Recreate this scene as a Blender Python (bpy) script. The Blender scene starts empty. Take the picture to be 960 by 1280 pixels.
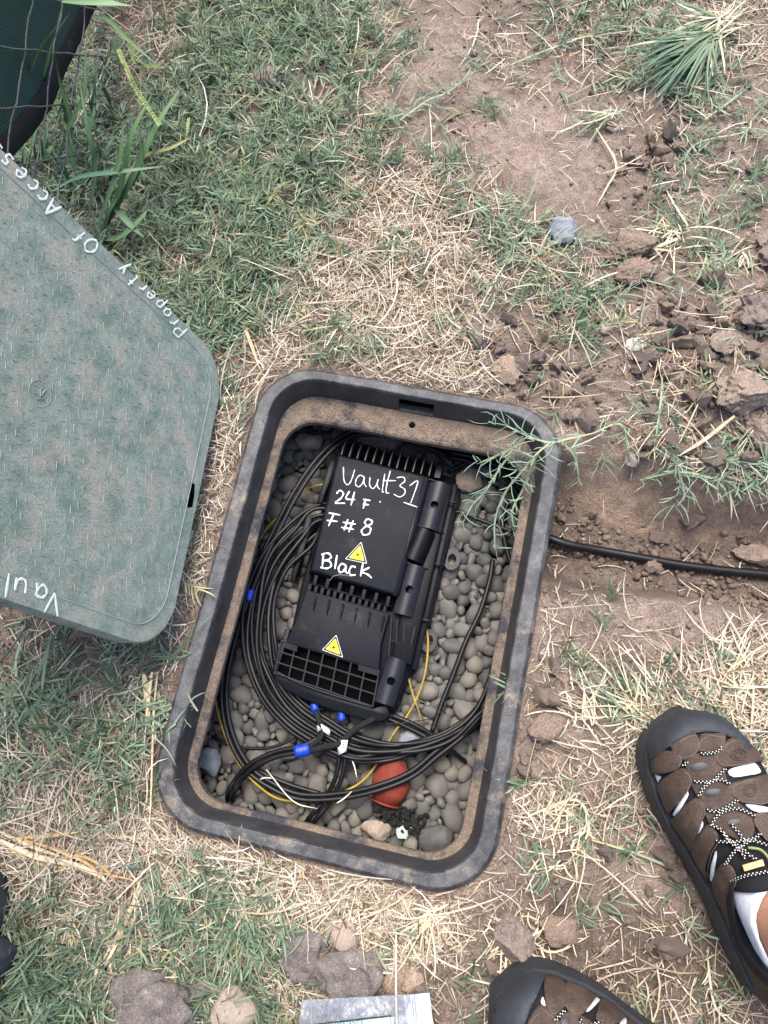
import bpy, bmesh, math, random
import numpy as np
from mathutils import Vector, Matrix, geometry
from mathutils.bvhtree import BVHTree
random.seed(7); rng = np.random.default_rng(11)
S = bpy.context.scene; COL = S.collection

# ------------------------------------------------------------------ camera, sky, sun, exposure
CAM = np.array([0.07384, -0.13168, 0.92530]); FPX = 924.44
RC = np.array([[0.998459870, 0.007344974, -0.054990354], [-0.007344974, -0.964971366, -0.262252386], [-0.054990354, 0.262252386, -0.963431236]])
cd = bpy.data.cameras.new('camera'); cam = bpy.data.objects.new('camera', cd); COL.objects.link(cam)
cd.sensor_fit = 'VERTICAL'; cd.sensor_height = 36; cd.lens = 26; cd.clip_start = 0.01; cd.clip_end = 500
Rw = RC.T @ np.diag([1, -1, -1])
M4 = Matrix([list(Rw[i]) + [CAM[i]] for i in range(3)] + [[0, 0, 0, 1]]); cam.matrix_world = M4
S.camera = cam
SUN_EL, SUN_AZ = math.radians(68), math.radians(-5)      # azimuth measured from +y towards +x
w = bpy.data.worlds.new('World'); S.world = w; w.use_nodes = True
nt = w.node_tree; sky = nt.nodes.new('ShaderNodeTexSky'); sky.sky_type = 'NISHITA'; sky.sun_disc = False
sky.sun_elevation = SUN_EL; sky.sun_rotation = SUN_AZ; sky.air_density = 1.0; sky.dust_density = 3.0; sky.ozone_density = 1.0
bg = nt.nodes['Background']; bg.inputs[1].default_value = 0.15; nt.links.new(sky.outputs[0], bg.inputs[0])
sd = bpy.data.lights.new('sun', 'SUN'); sd.energy = 2.1; sd.angle = math.radians(34); sd.color = (1, .95, .88)
so = bpy.data.objects.new('sun', sd); COL.objects.link(so)
sv = Vector((math.sin(SUN_AZ) * math.cos(SUN_EL), math.cos(SUN_AZ) * math.cos(SUN_EL), math.sin(SUN_EL)))
so.rotation_euler = (-sv).to_track_quat('-Z', 'Y').to_euler()
S.view_settings.view_transform = 'Standard'; S.view_settings.look = 'None'; S.view_settings.exposure = 1.2; S.view_settings.gamma = 1

# ------------------------------------------------------------------ authoring helpers
def P(px, py, z=0.0):
    d = RC.T @ np.array([(px - 480) / FPX, (py - 640) / FPX, 1.0]); return CAM + (z - CAM[2]) / d[2] * d
def Pn(px, py, z):
    px = np.asarray(px, float); py = np.asarray(py, float)
    d = np.stack([(px - 480) / FPX, (py - 640) / FPX, np.ones_like(px)], -1) @ RC
    return CAM + ((z - CAM[2]) / d[..., 2])[..., None] * d
def proj(X):
    Y = (np.asarray(X) - CAM) @ RC.T; return 480 + FPX * Y[..., 0] / Y[..., 2], 640 + FPX * Y[..., 1] / Y[..., 2]
def onplane(px, py, p0, n):
    d = RC.T @ np.array([(px - 480) / FPX, (py - 640) / FPX, 1.0]); return CAM + ((np.array(p0) - CAM) @ n) / (d @ n) * d
VA = -0.20784; cA, sA = math.cos(VA), math.sin(VA)
def W(u, v, z): return (u * cA - v * sA, u * sA + v * cA, z)        # vault frame -> world
def Vf(px, py, z):
    x, y, _ = P(px, py, z); return (x * cA + y * sA, -x * sA + y * cA)
def h2(ix, iy, s):
    n = (ix.astype(np.int64) * 374761393 + iy.astype(np.int64) * 668265263 + s * 974634777) & 0x7fffffff
    n = ((n ^ (n >> 13)) * 1274126177) & 0x7fffffff; return ((n ^ (n >> 16)) & 0xffff) / 65535.0
def vn(x, y, s=0):
    x = np.asarray(x, float); y = np.asarray(y, float); ix, iy = np.floor(x), np.floor(y); fx, fy = x - ix, y - iy
    fx = fx * fx * (3 - 2 * fx); fy = fy * fy * (3 - 2 * fy)
    return (h2(ix, iy, s) * (1 - fx) + h2(ix + 1, iy, s) * fx) * (1 - fy) + (h2(ix, iy + 1, s) * (1 - fx) + h2(ix + 1, iy + 1, s) * fx) * fy
def fbm(x, y, o=4, s=0):
    r = 0; a = .5
    for k in range(o): r = r + a * (vn(x * 2 ** k, y * 2 ** k, s + k) - .5) * 2; a *= .5
    return r

def link(name, me, mat=None, parent=None, loc=None, smooth=True):
    o = bpy.data.objects.new(name, me); COL.objects.link(o)
    mats = mat if isinstance(mat, list) else [mat] if mat else []
    if mats and not len(me.materials):
        for m in mats: me.materials.append(m)
    if smooth: me.shade_smooth()
    if parent is not None:
        off = Vector(parent.location); pp = parent.parent
        while pp: off = off + Vector(pp.location); pp = pp.parent
        me.transform(Matrix.Translation(-off)); o.parent = parent
    else:
        if loc is None:
            co = np.array([v.co for v in me.vertices]) if len(me.vertices) < 200000 else None
            loc = (0, 0, 0) if co is None or not len(co) else (co[:, 0].mean(), co[:, 1].mean(), co[:, 2].min())
        me.transform(Matrix.Translation(-Vector(loc))); o.location = loc
    return o
def tag(o, label=None, cat=None, group=None, kind=None):
    if label: o['label'] = label
    if cat: o['category'] = cat
    if group: o['group'] = group
    if kind: o['kind'] = kind
    return o
def thing(name, loc, label, cat, group=None):
    o = bpy.data.objects.new(name, None); COL.objects.link(o); o.location = Vector([float(c) for c in loc]); o.empty_display_size = .02
    return tag(o, label, cat, group)
def mesh(verts, faces, name='m'):
    me = bpy.data.meshes.new(name); me.from_pydata([tuple(map(float, v)) for v in verts], [], faces); me.update(); return me
def fast_mesh(co, faces_list, cols=None, name='m'):
    """co (n,3); faces_list: list of int arrays (m,k)"""
    me = bpy.data.meshes.new(name); me.vertices.add(len(co)); me.vertices.foreach_set('co', co.astype(np.float32).ravel())
    li = np.concatenate([f.ravel() for f in faces_list]).astype(np.int32)
    ls = np.concatenate([np.full(len(f), f.shape[1]) for f in faces_list]); st = np.concatenate([[0], np.cumsum(ls)[:-1]]).astype(np.int32)
    me.loops.add(len(li)); me.loops.foreach_set('vertex_index', li); me.polygons.add(len(ls)); me.polygons.foreach_set('loop_start', st)
    me.polygons.foreach_set('loop_total', ls.astype(np.int32)); me.update(calc_edges=True)
    if cols is not None:
        a = me.attributes.new('Col', 'FLOAT_COLOR', 'POINT'); c4 = np.ones((len(co), 4), np.float32); c4[:, :3] = cols; a.data.foreach_set('color', c4.ravel())
    return me
class MB:
    def __init__(s): s.v = []; s.f = []
    def add(s, v, f): n = len(s.v); s.v += [tuple(map(float, p)) for p in v]; s.f += [tuple(i + n for i in q) for q in f]; return s
    def prism(s, pts, z0, z1, top=None):         # world xy points, ccw or cw
        n = len(pts); tp = top or pts
        a = sum(pts[i][0] * pts[(i + 1) % n][1] - pts[(i + 1) % n][0] * pts[i][1] for i in range(n))
        if a < 0: pts = pts[::-1]; tp = tp[::-1]
        v = [(p[0], p[1], z0) for p in pts] + [(p[0], p[1], z1) for p in tp]
        f = [tuple(range(n - 1, -1, -1)), tuple(range(n, 2 * n))] + [(i, (i + 1) % n, n + (i + 1) % n, n + i) for i in range(n)]
        return s.add(v, f)
    def boxuv(s, u0, u1, v0, v1, z0, z1, sk=0):  # box in the vault frame
        pts = [W(u, v, 0)[:2] for u, v in ((u0, v0), (u1, v0), (u1 + sk, v1), (u0 + sk, v1))]; return s.prism(pts, z0, z1)
    def tube(s, pts, r, n=8, caps=True):
        pts = [Vector([float(c) for c in p]) for p in pts]; N = len(pts); rr = r if hasattr(r, '__len__') else [r] * N; ring = []; up = Vector((0.13, .07, 1)).normalized()
        for i, p in enumerate(pts):
            t = (pts[min(i + 1, N - 1)] - pts[max(i - 1, 0)])
            t = t.normalized() if t.length > 1e-9 else Vector((1, 0, 0))
            a = up.cross(t); a = a.normalized() if a.length > 1e-4 else Vector((1, 0, 0)); b = t.cross(a)
            ring.append([p + (a * math.cos(2 * math.pi * k / n) + b * math.sin(2 * math.pi * k / n)) * rr[i] for k in range(n)])
        v = [q for g in ring for q in g]; f = [(i * n + k, i * n + (k + 1) % n, (i + 1) * n + (k + 1) % n, (i + 1) * n + k) for i in range(N - 1) for k in range(n)]
        if caps: f += [tuple(range(n - 1, -1, -1)), tuple(range((N - 1) * n, N * n))]
        return s.add(v, f)
    def build(s, name, mat, parent=None, bevel=0, smooth=None, loc=None, seg=2):
        me = mesh(s.v, s.f, name)
        if bevel:
            bm = bmesh.new(); bm.from_mesh(me); bm.normal_update()
            ed = [e for e in bm.edges if len(e.link_faces) == 2 and e.calc_face_angle(0) > .6]
            bmesh.ops.bevel(bm, geom=ed, offset=bevel, segments=seg, profile=.5, affect='EDGES', clamp_overlap=True); bm.to_mesh(me); bm.free()
        o = link(name, me, mat, parent, loc, smooth=bool(smooth))
        if bevel or smooth is None: 
            me.shade_smooth()
            try: me.set_sharp_from_angle(angle=math.radians(35))
            except Exception: pass
        return o
def catmull(pts, n=8, closed=False):
    p = [np.array(q, float) for q in pts]
    if len(p) < 3: return [p[0] + (p[1] - p[0]) * t for t in np.linspace(0, 1, n + 1)]
    ex = [2 * p[0] - p[1]] + p + [2 * p[-1] - p[-2]]
    if closed: ex = [p[-1]] + p + [p[0], p[1]]
    out = []
    for i in range(1, len(ex) - 2):
        a, b, c, d = ex[i - 1:i + 3]
        for k in range(n):
            t = k / n; out.append(.5 * (2 * b + (c - a) * t + (2 * a - 5 * b + 4 * c - d) * t * t + (3 * b - a - 3 * c + d) * t ** 3))
    if not closed: out.append(p[-1])
    return out

# ------------------------------------------------------------------ materials
def mat(name, c1, c2=None, scale=20, rough=.7, bump=.2, bscale=200, c3=None, s3=5, t3=(.5, .65), spec=.3, vcol=False, metal=0, detail=6, t12=(.35, .65), bdist=.002, alpha=1, trans=0, grain=.22, gs=520):
    m = bpy.data.materials.new(name); m.use_nodes = True; n = m.node_tree.nodes; l = m.node_tree.links; b = n['Principled BSDF']
    b.inputs['Roughness'].default_value = rough; b.inputs['Specular IOR Level'].default_value = spec; b.inputs['Metallic'].default_value = metal
    tc = n.new('ShaderNodeTexCoord')
    def noise(sc, det=detail, ro=.74):
        q = n.new('ShaderNodeTexNoise'); q.inputs['Scale'].default_value = sc; q.inputs['Detail'].default_value = det; q.inputs['Roughness'].default_value = ro; l.new(tc.outputs['Object'], q.inputs['Vector']); return q
    def ramp(src, lo, hi, a=(0, 0, 0), c=(1, 1, 1)):
        r = n.new('ShaderNodeValToRGB'); r.color_ramp.elements[0].position = lo; r.color_ramp.elements[1].position = hi
        r.color_ramp.elements[0].color = (*a, 1); r.color_ramp.elements[1].color = (*c, 1); l.new(src, r.inputs[0]); return r.outputs[0]
    def mix(a, c, f=None, fv=.5, mode='MIX'):
        x = n.new('ShaderNodeMix'); x.data_type = 'RGBA'; x.blend_type = mode
        for s_, v in ((6, a), (7, c)):
            if isinstance(v, tuple): x.inputs[s_].default_value = (*v, 1)
            else: l.new(v, x.inputs[s_])
        if f is None: x.inputs[0].default_value = fv
        else: l.new(f, x.inputs[0])
        return x.outputs[2]
    col = c1
    if vcol: at = n.new('ShaderNodeAttribute'); at.attribute_name = 'Col'; col = at.outputs['Color']
    if c2: 
        f = ramp(noise(scale).outputs[0], *t12)
        col = mix(col, mix(col, c2, None, 1, 'MULTIPLY') if vcol else c2, f)
    if c3: col = mix(col, c3, ramp(noise(s3).outputs[0], *t3))
    if grain and (c2 or c3):
        gf = ramp(noise(gs, 3, .8).outputs[0], .3, .7, (1 - grain * 1.3,) * 3, (1 + grain,) * 3); col = mix(col, gf, None, 1, 'MULTIPLY')
    if isinstance(col, tuple): b.inputs['Base Color'].default_value = (*col, 1)
    else: l.new(col, b.inputs['Base Color'])
    if bump:
        bp = n.new('ShaderNodeBump'); bp.inputs['Strength'].default_value = bump; bp.inputs['Distance'].default_value = bdist
        l.new(noise(bscale).outputs[0], bp.inputs['Height']); l.new(bp.outputs[0], b.inputs['Normal'])
    if alpha < 1: b.inputs['Alpha'].default_value = alpha
    if trans: b.inputs['Transmission Weight'].default_value = trans
    m['n'] = 1
    return m
M = {}
M['soil'] = mat('soil', (.3, .24, .2), (.72, .70, .68), 80, .95, 1.0, 300, vcol=True, spec=.1, bdist=.004, t12=(.40, .60), grain=.42, gs=420)
M['farsoil'] = mat('dry_field', (.22, .17, .13), (.30, .27, .16), 2.5, .95, .6, 40, spec=.1)
M['blade'] = mat('grass_blade', (.1, .16, .1), None, rough=.55, bump=0, vcol=True, spec=.25)
M['straw'] = mat('straw', (.5, .4, .3), (.72, .66, .6), 90, .7, 0, vcol=True, spec=.2)
M['crumb'] = mat('crumbs', (.25, .19, .16), (.7, .68, .66), 150, .95, .5, 500, vcol=True, spec=.1)
M['rim'] = mat('rim_plastic', (.026, .027, .032), (.13, .128, .13), 34, .45, .5, 350, t12=(.42, .70), c3=(.25, .20, .155), s3=12, t3=(.54, .66), grain=.3, spec=.5, detail=9)
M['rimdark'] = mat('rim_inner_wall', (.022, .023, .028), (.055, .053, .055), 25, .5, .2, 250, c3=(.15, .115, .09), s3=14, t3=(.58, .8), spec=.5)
M['ledge'] = mat('dusty_ledge', (.155, .118, .092), (.25, .19, .145), 90, .9, 1.0, 450, c3=(.055, .054, .06), s3=14, t3=(.47, .58), grain=.4, spec=.2, detail=9)
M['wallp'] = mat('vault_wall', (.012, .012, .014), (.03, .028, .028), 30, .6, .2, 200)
M['lid'] = mat('lid_green', (.135, .20, .165), (.30, .335, .30), 34, .85, .6, 500, t12=(.36, .62), c3=(.37, .335, .285), s3=24, t3=(.49, .66), grain=.3, spec=.3, detail=10, bdist=.0015)
M['lidrib'] = mat('lid_tread_worn', (.20, .26, .235), (.36, .40, .37), 40, .75, .2, 400, spec=.3)
M['lidline'] = mat('lid_line_worn', (.22, .27, .245), (.32, .35, .32), 60, .7, .1, 300)
M['paint'] = mat('paint_marker', (.78, .84, .80), (.52, .60, .56), 260, .5, .1, 500)
M['hole'] = mat('hole_dark', (.003, .003, .003), None, rough=1, bump=0, spec=0)  # sheenless black: the unlit depth of openings put into the colour
M['gridbar'] = mat('grid_bar_grey', (.045, .046, .052), None, rough=.5, bump=0)
M['black'] = mat('black_plastic', (.003, .0035, .0055), (.006, .007, .010), 40, .38, .15, 400, c3=(.03, .029, .03), s3=25, t3=(.6, .9), spec=.14, detail=8)
M['blackm'] = mat('black_plastic_matt', (.0045, .0055, .009), (.010, .0115, .0165), 35, .5, .25, 600, c3=(.05, .047, .047), s3=22, t3=(.56, .8), spec=.14, detail=9)
M['latch'] = mat('latch_plastic', (.011, .0125, .018), (.018, .02, .028), 50, .4, .12, 300, spec=.25)
M['cable'] = mat('cable_jacket', (.005, .005, .0065), (.010, .010, .011), 60, .42, .05, 200, spec=.32, c3=(.035, .030, .027), s3=40, t3=(.64, .88))
M['yellow'] = mat('yellow_jacket', (.42, .30, .045), (.30, .2, .03), 80, .5, .05, 200, c3=(.15, .12, .08), s3=30)
M['sticker'] = mat('sticker_yellow', (.78, .58, .02), None, rough=.5, bump=.05)
M['inkblack'] = mat('ink_black', (.01, .01, .01), None, rough=.6, bump=0)
M['white'] = mat('white_label', (.72, .75, .78), (.6, .63, .66), 200, .5, .1, 300)
M['blue'] = mat('blue_tape', (.01, .06, .55), (.008, .045, .40), 150, .35, .3, 300, spec=.5)
M['red'] = mat('orange_red_plastic', (.24, .040, .022), (.14, .025, .016), 30, .75, .3, 200, c3=(.06, .02, .014), s3=22)
M['rubber'] = mat('rubber_black', (.022, .024, .030), (.035, .038, .046), 30, .6, .15, 500, spec=.35, c3=(.06, .055, .052), s3=12, t3=(.6, .85))
M['liner'] = mat('liner_black', (.010, .010, .012), None, rough=.85, bump=.3, bscale=900)
M['leather'] = mat('leather_brown', (.042, .027, .020), (.09, .060, .045), 34, .62, .5, 500, spec=.3, c3=(.13, .098, .078), s3=22, t3=(.55, .8), detail=9, grain=.35)
M['stitch'] = mat('stitch_thread', (.16, .12, .095), None, rough=.8, bump=0)
M['oval'] = mat('oval_badge', (.022, .022, .03), None, rough=.4, bump=0)
M['sock'] = mat('sock_knit', (.74, .77, .82), (.62, .66, .72), 260, .95, .9, 700, spec=.1, bdist=.001)
M['skin'] = mat('skin', (.42, .22, .14), (.36, .18, .11), 30, .5, .3, 400, spec=.4)
M['shorts'] = mat('shorts_grey', (.10, .10, .11), None, rough=.9, bump=.3)
M['lace'] = mat('lace_black', (.012, .012, .013), None, rough=.7, bump=0)
M['dot'] = mat('lace_dot', (.7, .7, .62), None, rough=.6, bump=0)
M['lime'] = mat('lime_loop', (.20, .25, .10), None, rough=.6, bump=0)
M['orange'] = mat('orange_tab', (.80, .45, .20), None, rough=.5, bump=.05)
M['wire'] = mat('fence_wire', (.09, .095, .10), (.16, .16, .165), 100, .5, .1, 300, metal=.3)
M['card'] = mat('card_cyan', (.42, .62, .66), None, rough=.5, bump=0)
M['plastic'] = mat('clear_bag', (.30, .32, .38), (.50, .54, .62), 18, .2, .6, 60, spec=.7, alpha=.34, grain=0)
M['plasticw'] = mat('bag_seal', (.50, .54, .62), (.75, .77, .82), 25, .3, .5, 60, spec=.6, alpha=.75, grain=0)
M['cloth'] = mat('dark_cloth', (.035, .038, .05), (.06, .064, .078), 60, .85, .6, 500)
M['foam'] = mat('black_foam', (.01, .01, .01), (.02, .02, .018), 90, .9, .8, 300)
# woven privacy screen: procedural stripes and pinholes
def fabric_mat():
    m = mat('privacy_screen', (.012, .06, .05), None, rough=.7, bump=0); n = m.node_tree.nodes; l = m.node_tree.links; b = n['Principled BSDF']
    tc = n.new('ShaderNodeTexCoord'); wv = n.new('ShaderNodeTexWave'); wv.bands_direction = 'Y'; wv.inputs['Scale'].default_value = 55; wv.inputs['Distortion'].default_value = .6
    l.new(tc.outputs['Object'], wv.inputs['Vector']); r = n.new('ShaderNodeValToRGB'); r.color_ramp.elements[0].color = (.004, .014, .013, 1); r.color_ramp.elements[1].color = (.035, .09, .082, 1)
    l.new(wv.outputs['Fac'], r.inputs[0]); l.new(r.outputs[0], b.inputs['Base Color'])
    bp = n.new('ShaderNodeBump'); bp.inputs['Strength'].default_value = .5; bp.inputs['Distance'].default_value = .002; l.new(wv.outputs['Fac'], bp.inputs['Height']); l.new(bp.outputs[0], b.inputs['Normal'])
    return m
M['screen'] = fabric_mat()
def stone_mat(name, c, c2, c3, rough=.75, bump=.5):
    m = mat(name, c, c2, 55, rough, bump, 320, c3=c3, s3=80, t3=(.55, .7), spec=.3, grain=.4 if rough > .9 else .15)
    n = m.node_tree.nodes; l = m.node_tree.links; b = n['Principled BSDF']; oi = n.new('ShaderNodeObjectInfo'); r = n.new('ShaderNodeValToRGB')
    e = r.color_ramp.elements; lo, hi = (.78, 1.12) if rough > .9 else (.55, 1.4); e[0].color = (lo, lo * 1.01, lo * 1.08, 1); e[1].color = (hi, hi * .95, hi * .87, 1); x = e.new(.5); x.color = (.9, .9, .9, 1)
    l.new(oi.outputs['Random'], r.inputs[0]); mx = n.new('ShaderNodeMix'); mx.data_type = 'RGBA'; mx.blend_type = 'MULTIPLY'; mx.inputs[0].default_value = 1
    src = b.inputs['Base Color'].links[0].from_socket; l.new(src, mx.inputs[6]); l.new(r.outputs[0], mx.inputs[7]); l.new(mx.outputs[2], b.inputs['Base Color']); return m
M['pebble'] = stone_mat('river_pebble', (.10, .096, .088), (.185, .176, .16), (.06, .058, .054), .55, .3)
M['clod'] = stone_mat('soil_clod', (.25, .19, .155), (.35, .275, .225), (.18, .135, .11), .97, 1.0)
M['rockbrown'] = mat('rock_brown', (.21, .15, .115), (.30, .225, .175), 55, .9, 1.0, 300, c3=(.13, .095, .075), s3=45, grain=.4)
M['rockgrey'] = mat('rock_grey', (.13, .11, .10), (.235, .20, .18), 70, .95, 1.0, 330, c3=(.36, .32, .30), s3=60, t3=(.58, .75), grain=.45)
M['rockblue'] = mat('rock_blue', (.14, .16, .19), (.25, .27, .29), 45, .6, .4, 150, c3=(.35, .36, .36), s3=90, t3=(.6, .75))
M['rockwhite'] = mat('rock_white', (.55, .52, .46), (.42, .39, .34), 80, .8, .4, 200)
M['rockgreen'] = mat('rock_green', (.42, .55, .50), (.55, .62, .58), 80, .8, .5, 200, c3=(.1, .1, .1), s3=50, t3=(.58, .7))
M['rocktan'] = mat('rock_tan', (.30, .235, .185), (.36, .29, .235), 50, .8, .5, 200, c3=(.2, .16, .13), s3=40)

# ------------------------------------------------------------------ ground: density map authored over the ground seen (cells of 40 units)
# 0 dense green, 1 mixed green, 2 sparse sprigs, 3 straw, 4 thick straw, 5 soil with bits, 6 bare soil, 7 crumbs and clods, 8 under the box
MAP = [
    [1, 1, 1, 3, 3, 3, 0, 0, 0, 0, 0, 1, 5, 5, 6, 7, 7, 1, 1, 1, 1, 3, 3, 3],
    [1, 1, 1, 3, 3, 3, 0, 0, 0, 0, 0, 1, 2, 6, 6, 3, 6, 5, 1, 1, 1, 3, 3, 3],
    [1, 1, 1, 1, 3, 1, 0, 0, 0, 0, 0, 1, 6, 6, 6, 6, 3, 5, 2, 1, 1, 1, 1, 5],
    [0, 0, 0, 0, 1, 0, 0, 0, 0, 0, 0, 2, 6, 6, 2, 6, 6, 6, 2, 5, 7, 1, 2, 5],
    [0, 0, 0, 0, 0, 0, 0, 0, 0, 0, 0, 1, 2, 6, 6, 6, 6, 6, 6, 5, 7, 2, 5, 5],
    [0, 0, 0, 0, 0, 0, 0, 0, 0, 0, 0, 1, 3, 1, 3, 6, 6, 6, 6, 7, 7, 2, 2, 5],
    [0, 0, 0, 0, 0, 0, 0, 0, 0, 0, 1, 4, 4, 4, 3, 1, 6, 6, 6, 7, 7, 2, 2, 5],
    [0, 0, 0, 0, 0, 0, 0, 0, 0, 1, 1, 3, 4, 4, 3, 1, 1, 5, 5, 7, 7, 2, 2, 5],
    [0, 0, 0, 0, 0, 0, 0, 0, 1, 1, 4, 4, 4, 4, 3, 1, 1, 1, 1, 7, 7, 2, 2, 5],
    [0, 0, 0, 0, 0, 0, 0, 0, 1, 1, 4, 4, 4, 4, 3, 5, 5, 1, 1, 7, 7, 7, 2, 7],
    [0, 0, 0, 0, 0, 0, 0, 1, 1, 3, 1, 4, 4, 4, 3, 5, 7, 1, 7, 2, 7, 7, 7, 7],
    [1, 1, 1, 1, 1, 1, 1, 3, 3, 1, 0, 3, 4, 4, 4, 7, 7, 7, 7, 7, 7, 7, 7, 7],
    [1, 1, 1, 1, 1, 1, 3, 3, 3, 3, 3, 3, 3, 4, 4, 7, 7, 2, 7, 7, 2, 2, 7, 7],
    [1, 1, 1, 1, 1, 1, 3, 3, 8, 8, 8, 8, 8, 8, 8, 8, 5, 6, 6, 2, 1, 7, 7, 7],
    [7, 7, 7, 7, 7, 7, 3, 3, 8, 8, 8, 8, 8, 8, 8, 8, 8, 6, 6, 6, 5, 2, 1, 0],
    [7, 7, 7, 7, 7, 3, 3, 8, 8, 8, 8, 8, 8, 8, 8, 8, 8, 7, 6, 6, 6, 6, 6, 5],
    [7, 7, 7, 7, 7, 3, 3, 8, 8, 8, 8, 8, 8, 8, 8, 8, 8, 5, 7, 7, 5, 6, 6, 6],
    [7, 7, 7, 7, 7, 3, 3, 8, 8, 8, 8, 8, 8, 8, 8, 8, 8, 7, 7, 7, 7, 7, 5, 5],
    [7, 7, 7, 7, 7, 7, 3, 8, 8, 8, 8, 8, 8, 8, 8, 8, 5, 6, 5, 6, 6, 5, 5, 5],
    [7, 7, 7, 7, 1, 5, 3, 8, 8, 8, 8, 8, 8, 8, 8, 8, 3, 7, 7, 7, 6, 6, 5, 5],
    [7, 1, 7, 1, 1, 5, 4, 8, 8, 8, 8, 8, 8, 8, 8, 8, 7, 5, 2, 7, 5, 7, 3, 4],
    [1, 0, 1, 0, 2, 3, 3, 8, 8, 8, 8, 8, 8, 8, 8, 8, 7, 3, 5, 2, 3, 4, 4, 4],
    [1, 0, 1, 1, 2, 5, 3, 8, 8, 8, 8, 8, 8, 8, 8, 7, 7, 5, 5, 5, 3, 3, 4, 4],
    [1, 1, 0, 0, 1, 1, 3, 8, 8, 8, 8, 8, 8, 8, 8, 7, 5, 5, 5, 3, 5, 3, 3, 3],
    [3, 3, 3, 1, 1, 0, 1, 3, 8, 8, 8, 8, 8, 8, 8, 7, 5, 3, 5, 5, 6, 6, 6, 6],
    [4, 4, 4, 4, 1, 3, 4, 3, 8, 8, 8, 8, 8, 8, 8, 5, 3, 5, 5, 3, 5, 6, 6, 6],
    [4, 4, 4, 4, 4, 3, 4, 4, 3, 8, 8, 8, 8, 8, 4, 5, 5, 5, 6, 5, 6, 6, 6, 6],
    [4, 4, 4, 3, 3, 3, 1, 4, 4, 4, 4, 4, 4, 4, 5, 7, 5, 7, 5, 6, 6, 6, 6, 6],
    [1, 3, 4, 4, 3, 1, 1, 0, 4, 4, 4, 4, 4, 4, 7, 7, 5, 7, 7, 7, 5, 5, 6, 6],
    [1, 1, 1, 4, 1, 1, 1, 0, 3, 1, 3, 4, 4, 4, 7, 7, 7, 7, 7, 7, 7, 5, 5, 6],
    [0, 0, 1, 1, 3, 1, 0, 0, 1, 2, 7, 5, 7, 7, 7, 7, 7, 7, 7, 7, 7, 5, 5, 5],
    [0, 0, 0, 1, 5, 7, 0, 1, 1, 2, 5, 7, 7, 7, 7, 7, 7, 7, 7, 5, 5, 5, 5, 5],
]
KEYS = 'G g h s S d D c .'.split()
DG = dict(G=1.15, g=.42, h=.17, s=.10, S=.04, d=.02, D=0, c=.02); DS = dict(G=.22, g=.7, h=.28, s=.85, S=2.3, d=.13, D=.03, c=.09); DC = dict(G=.05, g=.1, h=.5, s=.25, S=.15, d=.5, D=.12, c=1)
for d_ in (DG, DS, DC): d_['.'] = d_['s']
def grid(dct): return np.array([[dct[KEYS[c]] for c in r] for r in MAP])
GG, GS, GC = grid(DG), grid(DS), grid(DC)
def samp(G, px, py):
    x = np.clip(np.asarray(px) / 40 - .5, 0, 22.999); y = np.clip(np.asarray(py) / 40 - .5, 0, 30.999); i = x.astype(int); j = y.astype(int); fx = x - i; fy = y - j
    return (G[j, i] * (1 - fx) + G[j, i + 1] * fx) * (1 - fy) + (G[j + 1, i] * (1 - fx) + G[j + 1, i + 1] * fx) * fy
ZB = -0.014
def sstep(a, b, x): t = np.clip((x - a) / (b - a), 0, 1); return t * t * (3 - 2 * t)
TX = [690, 717, 751, 784, 828, 875, 960, 1300]
def trench(px, py):
    yt = np.interp(px, [680, 717, 751, 784, 828, 875, 960, 1400], [545, 550, 534, 532, 560, 590, 606, 640])
    yb = np.interp(px, [680, 704, 751, 808, 855, 909, 959, 1400], [612, 618, 645, 668, 672, 678, 685, 720])
    yl = np.interp(px, [680, 751, 841, 959, 1400], [716, 732, 742, 766, 830])
    yu = yl + 12
    j = fbm(px / 30, py / 30, 3, 5) * 7
    q = np.clip((py + j - yt) / (yb - yt), 0, 1); d = (.75 * q + .25 * sstep(0, 1, q)) * (1 - sstep(yl - 3, yu, py + j * .6))
    gate = sstep(655, 690, px)
    return d * gate
def vault_uv(x, y): return x * cA + y * sA, -x * sA + y * cA
def height(x, y, detail=True):
    z = np.full(np.shape(x), ZB)
    for it_ in range(9):
        px, py = proj(np.stack([x, y, z], -1))
        dT = trench(px, py)
        mound = .035 * np.exp(-((px - 935) / 60) ** 2 - ((py - 450) / 90) ** 2) + .018 * np.exp(-((px - 830) / 90) ** 2 - ((py - 400) / 80) ** 2)
        lf = .012 * fbm(x * 5 + 3, y * 5, 2, 9)
        pit = -.02 * np.exp(-((px - 60) / 120) ** 2 - ((py - 800) / 50) ** 2)
        zn = ZB + mound + lf + pit - .095 * dT; z = zn if it_ == 0 else .5 * z + .5 * zn
    if detail:
        cl = samp(GC, px, py)
        z = z + (.0035 + .006 * cl) * fbm(x * 28, y * 28, 3, 21) * (1 - .5 * dT) + (.0014 + .004 * cl) * fbm(x * 110, y * 110, 3, 31)
    u, v = vault_uv(x, y)
    dd = np.maximum(np.abs(u) - .21, np.abs(v) - .305)
    z = np.where(dd < .02, np.minimum(z, -.011 - .004 * vn(x * 60, y * 60)), z)
    return z
X0, X1, Y0, Y1, ST = -.95, 1.0, -.75, 1.25, .0034
xs = np.arange(X0, X1, ST); ys = np.arange(Y0, Y1, ST); XX, YY = np.meshgrid(xs, ys)
ZZ = height(XX, YY)
edge = np.minimum(np.minimum(XX - X0, X1 - XX), np.minimum(YY - Y0, Y1 - YY)); e_ = sstep(0, .05, edge)
TR_open = (XX > .8)
ZZ = ZZ * e_ + (ZB - .006) * (1 - e_)
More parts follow.
